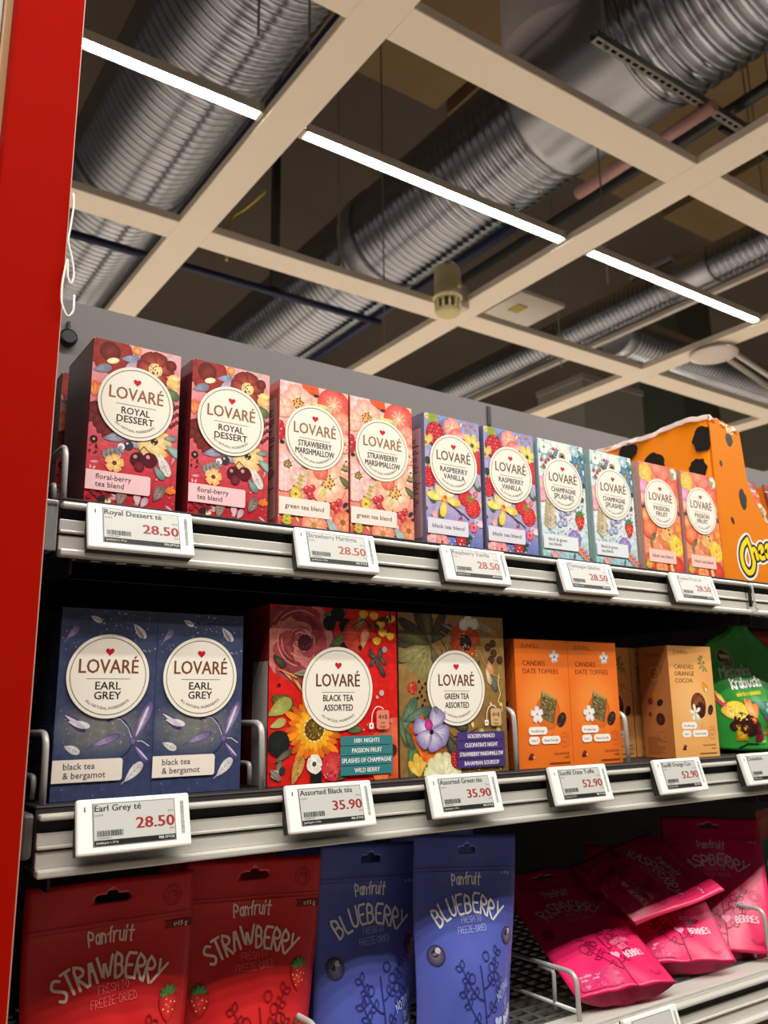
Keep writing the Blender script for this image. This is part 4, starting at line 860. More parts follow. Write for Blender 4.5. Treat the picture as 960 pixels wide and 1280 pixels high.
# assorted boxes ------------------------------------------------------
WA, DA, HA = .1385, .082, .1575
def art_black(c):
    c.back(lambda u, v: (214, 26, 22))
    c.disc(126, 20, 26, (226, 82, 40), (232, 100, 60)); c.disc(134, 40, 16, (224, 90, 56), (232, 110, 70))
    for k, q in enumerate((38, 33, 28, 23, 18, 13, 9)):
        for a in range(7): c.petal(31+(k % 2)*1.5, 126-(k % 3), q, a*.9+k*.55, q*1.0, ((128, 46, 54), (196, 116, 108), (158, 62, 66))[(a+k) % 3], ((176, 90, 88), (150, 52, 60))[k % 2], 1)
        c.ring(31, 126, q*.82, .9, (214, 146, 126), 30, a0=k, a1=k+2.6); c.ring(31, 126, q*.7, .7, (96, 30, 38), 30, a0=k+3, a1=k+5)
    c.disc(36, 124, 7.5, (58, 22, 26), (84, 30, 34)); c.specks(16, 29, 118, 43, 131, .9, [(40, 14, 18), (110, 44, 40)], 2)
    c.leaf(56, 150, 26, 10, 9, (60, 76, 56), (96, 108, 76)); c.disc(62, 143, 7, (26, 26, 30)); c.disc(71, 152, 7.5, (22, 22, 28)); c.disc(80, 141, 7.5, (26, 24, 30)); c.leaf(62, 122, 30, 25, 12, (66, 82, 56), (106, 116, 76), (44, 60, 40)); c.disc(78, 122, 4, (24, 24, 30)); c.leaf(66, 118, 20, -10, 4, (196, 90, 40), (220, 120, 60))
    for a in (20, 70, 110, 150, 200, 250): c.petal(94, 132, 17, R(a), 13, (176, 46, 36), (214, 84, 56), 1)
    c.leaf(92, 138, 18, 60, 7, (120, 130, 80), (170, 170, 120), (70, 80, 50)); c.leaf(98, 120, 20, 75, 9, (214, 130, 96), (230, 160, 120)); c.disc(96, 121, 2.4, (40, 20, 24))
    c.line([(86, 140), (98, 148), (112, 146), (124, 152), (136, 144)], 1.2, (52, 50, 40)); c.line([(112, 146), (116, 132), (114, 124)], .9, (52, 50, 40)); c.line([(124, 150), (130, 140), (130, 130)], .9, (52, 50, 40))
    for u, v in ((100, 152), (112, 151), (120, 143), (132, 149), (115, 127), (131, 132), (122, 135)):
        for a in (60, 90, 120): c.petal(u, v-3, 8, R(a), 5, (222, 168, 40), (244, 204, 80))
    for k in range(5): c.leaf(104+k*7, 147-(k % 2)*3, 8, -60+k*40, 3.4, (40, 44, 34), (70, 70, 50))
    for a in range(9): c.petal(112+a % 3*3, 112, 10, a*.7, 4.5, (58, 48, 46), (110, 96, 86))
    c.leaf(116, 108, 16, -60, 6, (40, 36, 36), (90, 80, 70)); c.disc(124, 120, 3, (170, 150, 160)); c.disc(120, 79, 2.8, (190, 170, 180)); c.disc(115, 75, 1.7, (236, 170, 150)); c.disc(131, 53, 2.2, (220, 130, 110)); c.specks(6, 92, 44, 110, 52, 1.0, [(236, 120, 110)], 5)
    for k in range(16): c.leaf(8+k*2.5, 100-k*1.2, 22-(k % 4)*3, -20-k*5, 2.2, ((230, 130, 40), (40, 36, 36), (206, 70, 40), (150, 140, 120))[k % 4], ((244, 190, 90), (70, 60, 50), (236, 130, 60), (196, 186, 160))[k % 4])
    c.leaf(4, 112, 16, -40, 7, (44, 40, 38), (90, 80, 60)); c.disc(10, 86, 1.6, (40, 20, 20)); c.leaf(25, 96, 20, 5, 6, (150, 146, 120), (120, 110, 90)); c.specks(14, 38, 76, 46, 100, .8, [(244, 230, 220)], 8)
    c.leaf(3, 76, 24, -28, 17, (74, 70, 30), (128, 118, 50), (40, 40, 20)); c.leaf(0, 60, 26, 30, 14, (150, 150, 70), (180, 176, 100)); c.leaf(2, 50, 16, 20, 8, (170, 164, 90), (196, 186, 120)); c.leaf(98, 45, 18, 170, 9, (70, 80, 50), (120, 124, 76), (50, 56, 40))
    for k in range(26): c.petal(46, 47, 27+(k % 3)*3.5, k*.2417, 7, ((216, 100, 20), (190, 70, 18), (232, 130, 24))[k % 3], (240, 150, 30), 0)
    for k in range(20): c.petal(46, 47, 18+(k % 2)*2, k*.314+.1, 5.5, (240, 160, 24), (250, 200, 60), 0)
    c.disc(46, 47, 10, (86, 62, 20), (120, 92, 30)); c.specks(60, 38, 39, 54, 55, .8, [(40, 30, 14), (200, 170, 60), (70, 90, 50), (150, 40, 30)], 4)
    for k in range(16): c.disc(46+math.cos(k*.393)*10.5, 47+math.sin(k*.393)*10.5, .9, (250, 236, 180), n=6)
    c.disc(10, 36, 11, (24, 26, 26), (36, 38, 36)); c.leaf(6, 20, 20, 30, 6, (70, 66, 56), (120, 110, 96)); c.leaf(8, 8, 14, 70, 6, (90, 84, 76), (150, 140, 126)); c.disc(7, 10, 4, (196, 186, 170), n=7); c.disc(14, 13, 3.4, (50, 46, 44), n=7); c.leaf(2, 14, 14, -40, 6, (110, 100, 90), (160, 150, 140))
    c.leaf(24, 1, 26, 68, 11, (196, 130, 60), (230, 180, 96), (130, 80, 30)); c.specks(14, 27, 6, 36, 24, .6, [(110, 70, 30)], 3)
    c.disc(66, 14, 13, (196, 36, 50), (226, 80, 80)); c.specks(16, 56, 4, 76, 26, .9, [(120, 20, 30), (240, 130, 120)], 6); c.poly([(42, 0), (54, 0), (53, 15), (43, 15)], (26, 24, 26))
    c.flower(46, 17, 8, 5, (236, 230, 214), (250, 246, 236), (60, 80, 50), 2.2, .3); c.leaf(70, 2, 22, 40, 12, (60, 76, 44), (110, 120, 70), (40, 50, 30)); c.flower(132, 26, 5, 5, (60, 26, 24), (90, 40, 30)); c.disc(118, 6, 9, (230, 110, 60), (238, 140, 80))
def art_green(c):
    c.back(lambda u, v: mixc((140, 104, 54), (150, 116, 66), v))
    for a, l, w in ((150, 46, 12), (120, 40, 12), (95, 36, 11), (180, 50, 12), (60, 40, 11), (35, 34, 10), (205, 46, 12)): c.leaf(40, 128, l, a, w, (52, 46, 38), (96, 90, 64), (36, 32, 28))
    for a, l, w, k in ((100, 42, 11, 0), (200, 44, 14, 1), (222, 40, 13, 1), (245, 38, 13, 1), (270, 42, 14, 1), (165, 44, 11, 0), (292, 30, 11, 0)): c.leaf(40, 126, l, R(a)*57.2958, w, (126, 118, 70) if k else (74, 72, 48), (176, 166, 106) if k else (120, 112, 74), (90, 84, 48))
    for k in range(22): c.leaf(52+(k % 4)*3, 150-k*2.2, 26, -20-k*3.2, 2.6, ((70, 66, 48), (150, 144, 110), (46, 44, 36))[k % 3], ((110, 104, 76), (186, 178, 140), (80, 76, 60))[k % 3])
    for a in (10, 55, 100, 150, 200, 245, 300): c.petal(85, 132, 20, R(a), 15, (170, 58, 28), (206, 100, 48), 1)
    c.disc(86, 130, 8, (40, 30, 30), (60, 44, 40)); c.specks(40, 77, 121, 95, 139, .9, [(226, 196, 130), (24, 20, 20), (150, 90, 120)], 4); c.specks(10, 92, 112, 102, 124, .9, [(240, 200, 90)], 6)
    for u, v in ((90, 152), (98, 150), (84, 148)): c.flower(u, v, 6, 4, (206, 200, 190), (236, 232, 222))
    c.sprig(100, 150, 26, -18, (176, 164, 140), 6, 2.6, 5)
    for u, v in ((116, 126), (123, 130), (124, 120), (132, 113), (120, 113)): c.disc(u, v, 4.2, (58, 34, 22), (90, 56, 34))
    c.line([(104, 122), (110, 110), (118, 100), (126, 96), (134, 94)], .8, (196, 166, 90)); c.leaf(116, 112, 16, -80, 10, (196, 120, 76), (220, 160, 110)); c.leaf(118, 98, 20, -65, 9, (76, 80, 72), (130, 126, 104)); c.leaf(112, 104, 18, -70, 6, (206, 180, 150), (226, 206, 180)); c.leaf(104, 112, 14, -110, 6, (60, 64, 48), (100, 100, 70))
    c.line([(130, 98), (128, 88), (131, 78), (127, 70), (133, 66), (132, 60)], 1.0, (236, 206, 120)); c.disc(131, 67, 2.2, (230, 196, 100)); c.disc(117, 68, 1.4, (230, 210, 160)); c.disc(103, 40, 3.4, (160, 176, 80), (206, 210, 130)); c.leaf(92, 44, 6, 100, 4, (226, 196, 110), (240, 220, 150))
    c.berry(16, 84, 6, (176, 50, 30), (214, 110, 70)); c.specks(12, 12, 78, 20, 90, .7, [(220, 120, 80)], 5)
    for k, p in enumerate(((32, 88), (36, 92), (28, 84), (24, 90), (34, 80), (27, 76), (31, 72), (25, 80), (36, 76), (28, 67), (22, 74), (30, 63), (38, 86))): c.disc(p[0], p[1], 1.5, (30, 22, 20), n=8)
    c.leaf(0, 40, 40, 60, 13, (66, 92, 72), (130, 150, 120), (50, 70, 56)); c.leaf(4, 52, 38, 18, 12, (60, 84, 70), (126, 146, 118), (46, 66, 54)); c.leaf(8, 28, 36, 110, 8, (60, 90, 60), (110, 136, 96)); c.leaf(12, -4, 42, 84, 11, (58, 104, 66), (104, 146, 96), (44, 80, 50)); c.leaf(6, 44, 22, -60, 9, (52, 70, 54), (100, 120, 90))
    c.leaf(66, 48, 20, -12, 10, (44, 42, 40), (84, 78, 70), (120, 110, 90)); c.leaf(58, 38, 22, -64, 13, (40, 40, 40), (80, 78, 72), (120, 116, 100)); c.line([(52, 48), (66, 36), (82, 38), (98, 44)], .8, (70, 56, 40)); c.leaf(72, 30, 12, -40, 7, (50, 46, 40), (90, 84, 70))
    c.leaf(132, 8, 40, 100, 7, (170, 176, 90), (206, 206, 140)); c.leaf(126, 2, 26, 80, 9, (150, 160, 80), (190, 190, 120))
    c.petal(42, 44, 0.1, 0, 1, (0, 0, 0), (0, 0, 0))
    for a, l, w in ((70, 16, 10), (100, 14, 9), (130, 12, 8)): c.leaf(22, 0, l*1.6, a, w, (226, 170, 50), (250, 216, 110))
    for a, l in ((58, 36), (74, 40), (92, 44), (30, 30), (112, 38), (10, 26)): c.leaf(28, 14, l, a, 8, (226, 76, 20), (246, 150, 50))
    c.leaf(32, 24, 20, 100, 6, (240, 180, 40), (250, 214, 90))
    for a in (15, 45, 75, 105, 135, 165): c.petal(51, -2, 24, R(a), 11, (222, 216, 160), (250, 246, 214), 1)
    c.rasp(70, 14, 8.5, (186, 24, 30), ry=9.5); c.leaf(70, 22, 8, 120, 4, (60, 80, 40), (100, 120, 60))
    c.specks(30, 80, 2, 130, 9, .8, [(110, 120, 70), (190, 180, 130)], 4)
def orchid(c):
    tri0 = c.tri; c.tri = lambda P, C_: tri0([(37+(p[0]-44)*.86, 43+(p[1]-44)*.86) for p in P], C_)
    for a, l, w in ((60, 27, 22), (-18, 26, 24), (-72, 24, 22), (165, 26, 18), (222, 24, 20)): c.petal(44, 44, l, R(a), w, (126, 106, 172), (232, 226, 236), 1)
    for k in range(12): a = R(-90+k*14); c.line([(44+math.cos(a)*5, 44+math.sin(a)*5), (44+math.cos(a)*19, 44+math.sin(a)*19)], .4, (110, 84, 160), False)
    c.disc(40, 50, 6, (176, 30, 120), (214, 80, 160)); c.disc(44, 42, 3, (30, 20, 40)); c.leaf(52, 62, 9, 100, 6, (90, 90, 90), (150, 150, 130)); c.tri = tri0
def assorted(x, label, carton_m, art, title, tw, disc, items, strip_c, strips_u, tagc, extra=None, side=None):
    t = thing('tea_box', (x+WA/2, DA/2, Z2), label, 'tea box', 'large tea boxes'); fn = front(WA, DA); w, h = WA*1000, HA*1000
    carton('carton', WA, DA, HA, carton_m, t)
    c = Canvas(w, h); art(c); c.build('artwork', t, fn, M['art'])
    cu, cv, r = disc
    medallion(t, fn, w, h, cu, cv, r, r*1.24, cv+2.0, 11.2, title, cv-11.2, 5.6, 8.7, tw, (104, 52, 40), (40, 38, 42), cv+21, 3.6, (110, 104, 96), .0015)
    if extra: c = Canvas(w, h); extra(c); c.build('orchid_print', t, fn, M['art'], base=.0022)
    u0, u1 = strips_u
    c = Canvas(w, h)
    for k in range(4): c.rect(u0, 5.4+k*8.8, u1, 13.6+k*8.8, strip_c, 1.6 if k in (0, 3) else .3)
    s = c.build('flavour_list', t, fn, M['ink'], base=.0020)
    c = Canvas(w, h)
    for k, (q, ww) in enumerate(items): c.text(q, (u0+u1)/2, 5.4+(3-k)*8.8+2.2, 3.9, (240, 240, 236), 'c', .02, width=ww)
    c.build('lettering', s, fn, M['ink'], base=.0021)
    c = Canvas(w, h); a = u1-18
    c.rect(a, 45.5, a+14.5, 63, tagc, 2.5); c.rect(a-8.4, 46, a-3.4, 51.5, (244, 238, 228), 1); c.disc(a-5.9, 48.8, .9, (40, 30, 30))
    c.line(chaikin(chaikin([(a-5.6, 51.5), (a-5, 60), (a-1, 66), (a+4, 66.5), (a+8, 64)])), .8, (244, 238, 228))
    c.text('4×8', a+7.2, 54.5, 4.6, (60, 44, 40), 'c', .01, width=10); c.text('tea', a+7.2, 50.4, 2.6, (60, 44, 40)); c.text('bags', a+7.2, 46.8, 2.6, (60, 44, 40))
    c.build('count_tag_print', t, fn, M['ink'], base=.0020)
    c = Canvas(DA*1000, h); c.back(lambda a, b: side[0], 1, 1)
    if side[1]: c.rect(50, 0, 80, h*.68, side[1])
    c.build('side_print', t, left(WA, DA), M['ink'], base=.00008)
    return t
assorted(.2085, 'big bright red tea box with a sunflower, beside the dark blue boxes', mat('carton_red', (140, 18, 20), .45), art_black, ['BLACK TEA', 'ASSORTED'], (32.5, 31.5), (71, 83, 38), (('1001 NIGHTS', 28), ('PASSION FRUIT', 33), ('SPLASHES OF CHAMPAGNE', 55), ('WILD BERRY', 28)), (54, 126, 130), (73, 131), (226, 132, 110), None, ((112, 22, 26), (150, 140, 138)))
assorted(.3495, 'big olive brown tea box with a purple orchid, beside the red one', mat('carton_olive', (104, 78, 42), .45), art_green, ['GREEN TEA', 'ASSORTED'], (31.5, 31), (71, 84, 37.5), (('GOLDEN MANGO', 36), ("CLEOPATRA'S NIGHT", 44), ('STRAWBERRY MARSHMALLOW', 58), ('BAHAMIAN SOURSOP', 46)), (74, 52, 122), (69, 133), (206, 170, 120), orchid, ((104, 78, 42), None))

# sweets cartons ------------------------------------------------------
WT, DT, HT = .0812, .048, .1365
def cardface(c, base, glow, title, kind):
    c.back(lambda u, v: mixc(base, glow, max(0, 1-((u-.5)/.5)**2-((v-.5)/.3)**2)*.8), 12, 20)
    dk = (84, 38, 22)
    c.text('SUNFILL', 10, 127, 4.6, dk, 'l', .0, width=27)
    for i, s in enumerate(title): c.text(s, 11 if kind == 0 else 10, 108-i*8.6, 5.2, dk, 'l', .014, width=(34, 54)[i] if kind == 0 else (36, 36, 32)[i])
    def whiteflower(u, v, r, tone=(226, 214, 216)):
        c.flower(u, v, r, 5, tone, (248, 242, 240), (200, 120, 120), r*.14, .4, w=r*.72, blunt=.6)
    if kind == 0:
        whiteflower(60, 118, 7.5, (186, 170, 168)); c.disc(60, 118, 1.4, (110, 80, 60))
        c.disc(46, 58, 19, mixc(base, (150, 70, 20), .25), base)
        c.poly([(38, 82), (61, 72), (54, 45), (31, 53)], (116, 98, 60)); c.poly([(38, 82), (61, 72), (60, 69.5), (37.4, 79)], (176, 150, 90)); c.poly([(61, 72), (54, 45), (52.5, 46), (59, 72)], (120, 90, 50))
        rnd = random.Random(4)
        for k in range(120):
            a, b = rnd.random(), rnd.random(); c.disc(32.5+a*20+b*6.2, 53.5-a*7+b*25, rnd.uniform(.4, 1.1), rnd.choice([(150, 128, 72), (70, 56, 28), (186, 166, 104), (50, 40, 22), (120, 100, 50)]), n=6)
        whiteflower(29, 56, 9.5)
        c.disc(66, 50, 8.5, (40, 24, 26), (66, 40, 38), 6, rot=.9); c.specks(10, 61, 45, 71, 55, 1.1, [(110, 80, 76), (24, 14, 16)], 5)
    else:
        for k in range(7): c.leaf(60+k, 118-k, 9, 60+k*40, 3, (110, 120, 70), (150, 156, 100))
        c.disc(66, 116, 2, (170, 90, 60))
        c.leaf(60, 92, 15, -58, 10, (222, 130, 20), (244, 164, 40)); c.disc(66, 82, 2.4, (240, 220, 180))
        c.disc(49, 63, 14, (92, 44, 22), (166, 92, 40), 15.5); c.disc(52, 57, 9.5, (54, 22, 18), (84, 36, 24), 10); c.specks(20, 38, 62, 60, 76, .7, [(196, 120, 60)], 5)
        for a in (30, 100, 170, 240, 310): c.leaf(42, 54, 11, a, 5, (226, 226, 206), (250, 248, 236))
        c.leaf(40, 52, 16, -60, 4, (190, 186, 150), (220, 214, 180)); c.disc(42, 54, 1.6, (230, 190, 70))
        c.disc(71, 57, 6.8, (40, 20, 24), (64, 34, 36), 4.6, rot=1.1); c.specks(6, 68, 52, 74, 62, .9, [(120, 90, 90)], 3)
    c.line(chaikin([(54, 44), (52, 36), (48, 33), (56, 32), (58, 28)]), .45, (190, 96, 50))
    for (a, b, w_) in ((15, 34.5, 28), (15, 24.5, 16), (34, 24.5, 28)): c.rect(a, b, a+w_, b+8.2, (246, 238, 228), 3.8)
    for tx, a, b, ww in (('No added sugar', 29, 37.2, 19), ('Only 7', 23, 27.2, 9), ('Gluten friendly', 48, 27.2, 21)): c.text(tx, a, b, 2.4, (90, 60, 40), 'c', .01, width=ww)
    c.ring(70, 29, 6.6, .5, (206, 96, 60), 30, ry=7.6); c.ring(70, 30, 3.4, .45, (206, 96, 60), 20); c.disc(68, 32, .7, (206, 96, 60)); c.disc(72, 32, .7, (206, 96, 60)); c.line([(67.5, 27), (70, 25.6), (72.5, 27)], .5, (206, 96, 60))
    c.disc(18, 12.5, 3.2, (90, 30, 20), (130, 50, 30)); c.leaf(18, 12, 5, 200, 3, (60, 20, 16), (100, 36, 24)); c.disc(21, 11.5, 1, (240, 220, 200))
    c.text('Tasty and friendly', 75, 13.4, 2.1, dk, 'r', .01, width=24); c.text('sweets', 75, 9.4, 2.1, dk, 'r', .01); c.rect(44, 3.8, 76, 4.8, dk)
def cardside(c, base, ink):
    c.back(lambda u, v: base, 1, 1); w, h = c.w, c.h
    c.text('SUNFILL', w*.52, h-13, 4.4, ink, 'c', .012, width=26)
    c.ring(w*.5, h-34, 8, .5, (236, 214, 180), 34); c.ring(w*.5, h-34, 6.4, .4, ink, 34); c.text('vegan', w*.5, h-35, 2, ink)
    c.leaf(16, h-56, 13, -30, 7, (196, 100, 20), (214, 124, 34)); c.disc(15, h-68, 4.2, (110, 46, 24), (134, 60, 30)); c.disc(30, h-70, 5.4, (40, 20, 20), (60, 32, 28), 3.8, rot=.6); c.disc(13, h-84, 3, (130, 50, 26)); c.disc(29, h-90, 7, (54, 24, 20), (84, 40, 30), 7.6); c.ring(28, h-110, 5.4, .45, ink, 24)
    rnd = random.Random(3)
    for k in range(10): c.rect(6, 4+k*2.2, 6+rnd.uniform(16, 34), 4.7+k*2.2, ink)
def sweets(loc, label, group, base, glow, title, kind, sidec, inkc, rz=0):
    t = thing('sweets_box', loc, label, 'sweets box', group, rz)
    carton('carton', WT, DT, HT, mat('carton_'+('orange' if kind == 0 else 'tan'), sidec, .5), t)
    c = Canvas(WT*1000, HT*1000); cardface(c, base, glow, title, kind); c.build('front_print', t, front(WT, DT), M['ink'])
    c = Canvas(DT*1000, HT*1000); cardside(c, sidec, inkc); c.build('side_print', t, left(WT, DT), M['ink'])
    return t
def sx(x, y=0): return (x+WT/2, y+DT/2, Z2)
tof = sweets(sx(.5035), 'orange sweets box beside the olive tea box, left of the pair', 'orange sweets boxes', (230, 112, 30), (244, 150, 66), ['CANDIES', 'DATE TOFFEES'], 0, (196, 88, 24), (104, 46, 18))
dup(tof, sx(.5852), 'orange sweets box beside the tan ones, right of the pair')
rzc = R(-3.5); fl = Vector((.7612, -.0015, Z2))
cc = fl+Vector((math.cos(rzc)*WT/2-math.sin(rzc)*DT/2, math.sin(rzc)*WT/2+math.cos(rzc)*DT/2, 0))
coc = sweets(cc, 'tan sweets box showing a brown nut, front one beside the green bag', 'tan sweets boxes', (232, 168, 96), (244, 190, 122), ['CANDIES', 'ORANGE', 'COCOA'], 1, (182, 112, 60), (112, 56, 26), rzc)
dup(coc, (.676+WT/2, .055+DT/2, Z2), 'tan sweets box half hidden behind the right orange box', (0, 0, 0))
dup(coc, (.7600+WT/2, .052+DT/2+.002, Z2), 'tan sweets box standing directly behind the front tan one', (0, 0, R(-2)))
# ------------------------------------------------------------------ stand-up pouches
def smooth01(x): x = max(0, min(1, x)); return x*x*(3-2*x)
class Pouch:
    def __init__(s, w, h, T, pin=.07, flat=.80, seed=1, taper=None, wob=.0010):
        s.w, s.h, s.T, s.pin, s.flat, s.seed, s.taper, s.wob = w, h, T, pin, flat, seed, taper, wob
    def bulge(s, v): return smooth01((s.flat-v)/(s.flat*.85)) if v < s.flat else 0.0
    def pt(s, u, v, side):
        b_ = s.bulge(v); q = max(0, 1-(u/.95)**2)
        t = s.T*b_*q**.75+.0006
        t += s.wob*(math.sin(9*u+5*v+s.seed)+.7*math.sin(21*v+4*u*u*3+s.seed*2)+.5*math.sin(15*(u+v)+s.seed))*(.25+b_)*q
        sw = 0.0016*math.sin(5*u+s.seed*1.7)*smooth01((v-.7)/.25)         # the seal is never quite flat
        if abs(v-s.flat-.03) < .012: t += .0006*q
        x = s.w/2*u*(1-s.pin*b_)
        if s.taper: x += s.taper(u, v)
        z = v*s.h
        if v < .12: z += (abs(u)**3)*.006*(1-v/.12)
        return Vector((x, (-t if side == 0 else t)+sw, z))
    def mesh(s, name, m, parent, nu=22, nv=40, slot=None):
        b = BM(); F = []; Bk = []
        for side, L in ((0, F), (1, Bk)):
            for j in range(nv+1): L.append([b.verts.new(s.pt(-1+2*i/nu, j/nv, side)) for i in range(nu+1)])
        for j in range(nv):
            for i in range(nu):
                b.faces.new((F[j][i], F[j][i+1], F[j+1][i+1], F[j+1][i])).smooth = True
                b.faces.new((Bk[j][i], Bk[j+1][i], Bk[j+1][i+1], Bk[j][i+1])).smooth = True
            for i in (0, nu):
                q = (F[j][i], F[j+1][i], Bk[j+1][i], Bk[j][i]); b.faces.new(q if i == 0 else tuple(reversed(q)))
        mid = [b.verts.new((F[0][i].co+Bk[0][i].co)/2+Vector((0, 0, .036*max(0, 1-(-1+2*i/nu)**2)))) for i in range(nu+1)]
        for i in range(nu):
            b.faces.new((F[nv][i], F[nv][i+1], Bk[nv][i+1], Bk[nv][i]))
            b.faces.new((F[0][i+1], F[0][i], mid[i], mid[i+1])).smooth = True; b.faces.new((mid[i+1], mid[i], Bk[0][i], Bk[0][i+1])).smooth = True
        for i in (0, nu):
            q = (F[0][i], Bk[0][i], mid[i]); b.faces.new(q if i == 0 else tuple(reversed(q)))
        bmesh.ops.recalc_face_normals(b, faces=b.faces)
        o = obj(name, b, m, parent)
        if slot:                                   # punch the euro hanging hole right through
            cu, cz, sw, sh = slot; k = BM(); P = []
            for a in range(0, 181, 20): P.append((cu-sw/2+sh/2-math.sin(R(a))*sh/2, cz+math.cos(R(a))*sh/2))
            for a in range(180, 361, 20): P.append((cu+sw/2-sh/2-math.sin(R(a))*sh/2, cz+math.cos(R(a))*sh/2))
            P += [(cu+sw*.17, cz+sh*.5), (cu+sw*.12, cz+sh*.95), (cu-sw*.12, cz+sh*.95), (cu-sw*.17, cz+sh*.5)]
            lo = [k.verts.new((x, -.03, z)) for x, z in P]; hi = [k.verts.new((x, .03, z)) for x, z in P]; n_ = len(P)
            k.faces.new(lo); k.faces.new(list(reversed(hi)))
            for i in range(n_): k.faces.new((lo[i], hi[i], hi[(i+1) % n_], lo[(i+1) % n_]))
            bmesh.ops.recalc_face_normals(k, faces=k.faces); cut = obj('cut', k, m, parent)
            md = o.modifiers.new('hole', 'BOOLEAN'); md.object = cut; md.operation = 'DIFFERENCE'; md.solver = 'EXACT'
            par = o.parent; bpy.context.view_layer.update()
            me = bpy.data.meshes.new_from_object(o.evaluated_get(bpy.context.evaluated_depsgraph_get()))
            o.modifiers.clear(); o.data = me; bpy.data.objects.remove(cut)
        return o
    def fn(s):
        def f(u, v, l):                            # print millimetres -> film surface
            return s.pt(max(-1, min(1, u/s.w*2-1)), v/s.h, 0)+Vector((0, -l, 0))
        return f
def berry_branch(c, u, v, s, col, w=1.5):
    c.line([(u, v-62*s), (u+1*s, v-20*s), (u-1*s, v+22*s)], w, col)
    for sg, k0, a in ((-1, -30, 120), (1, -22, 62), (-1, -8, 128), (1, 2, 58)):
        p = [(u, v+k0*s)]; 
        for k in range(1, 6): p.append((u+sg*k*5.2*s, v+(k0+k*k*1.15)*s))
        c.line(p, w*.9, col, True)
        for k in (2, 4, 5):
            x, y = p[k]
            for t in (1, -1):
                A = R(90+sg*-35+t*45); q = [(x+math.cos(A)*8*s*m+math.cos(A+1.57)*t*3*s*math.sin(m*3.14), y+math.sin(A)*8*s*m+math.sin(A+1.57)*t*3*s*math.sin(m*3.14)) for m in (0, .25, .5, .75, 1)]
                r_ = [(x+math.cos(A)*8*s*m-math.cos(A+1.57)*t*2.4*s*math.sin(m*3.14), y+math.sin(A)*8*s*m-math.sin(A+1.57)*t*2.4*s*math.sin(m*3.14)) for m in (0, .25, .5, .75, 1)]
                if (k+t) % 2 or k == 5: c.line(q, w*.7, col, False); c.line(r_, w*.7, col, False)
    for x, y in ((-15, 12), (-22, 6), (14, 20), (20, 12), (8, 30)): c.ring(u+x*s, v+y*s, 4.2*s, w*.7, col, 16)
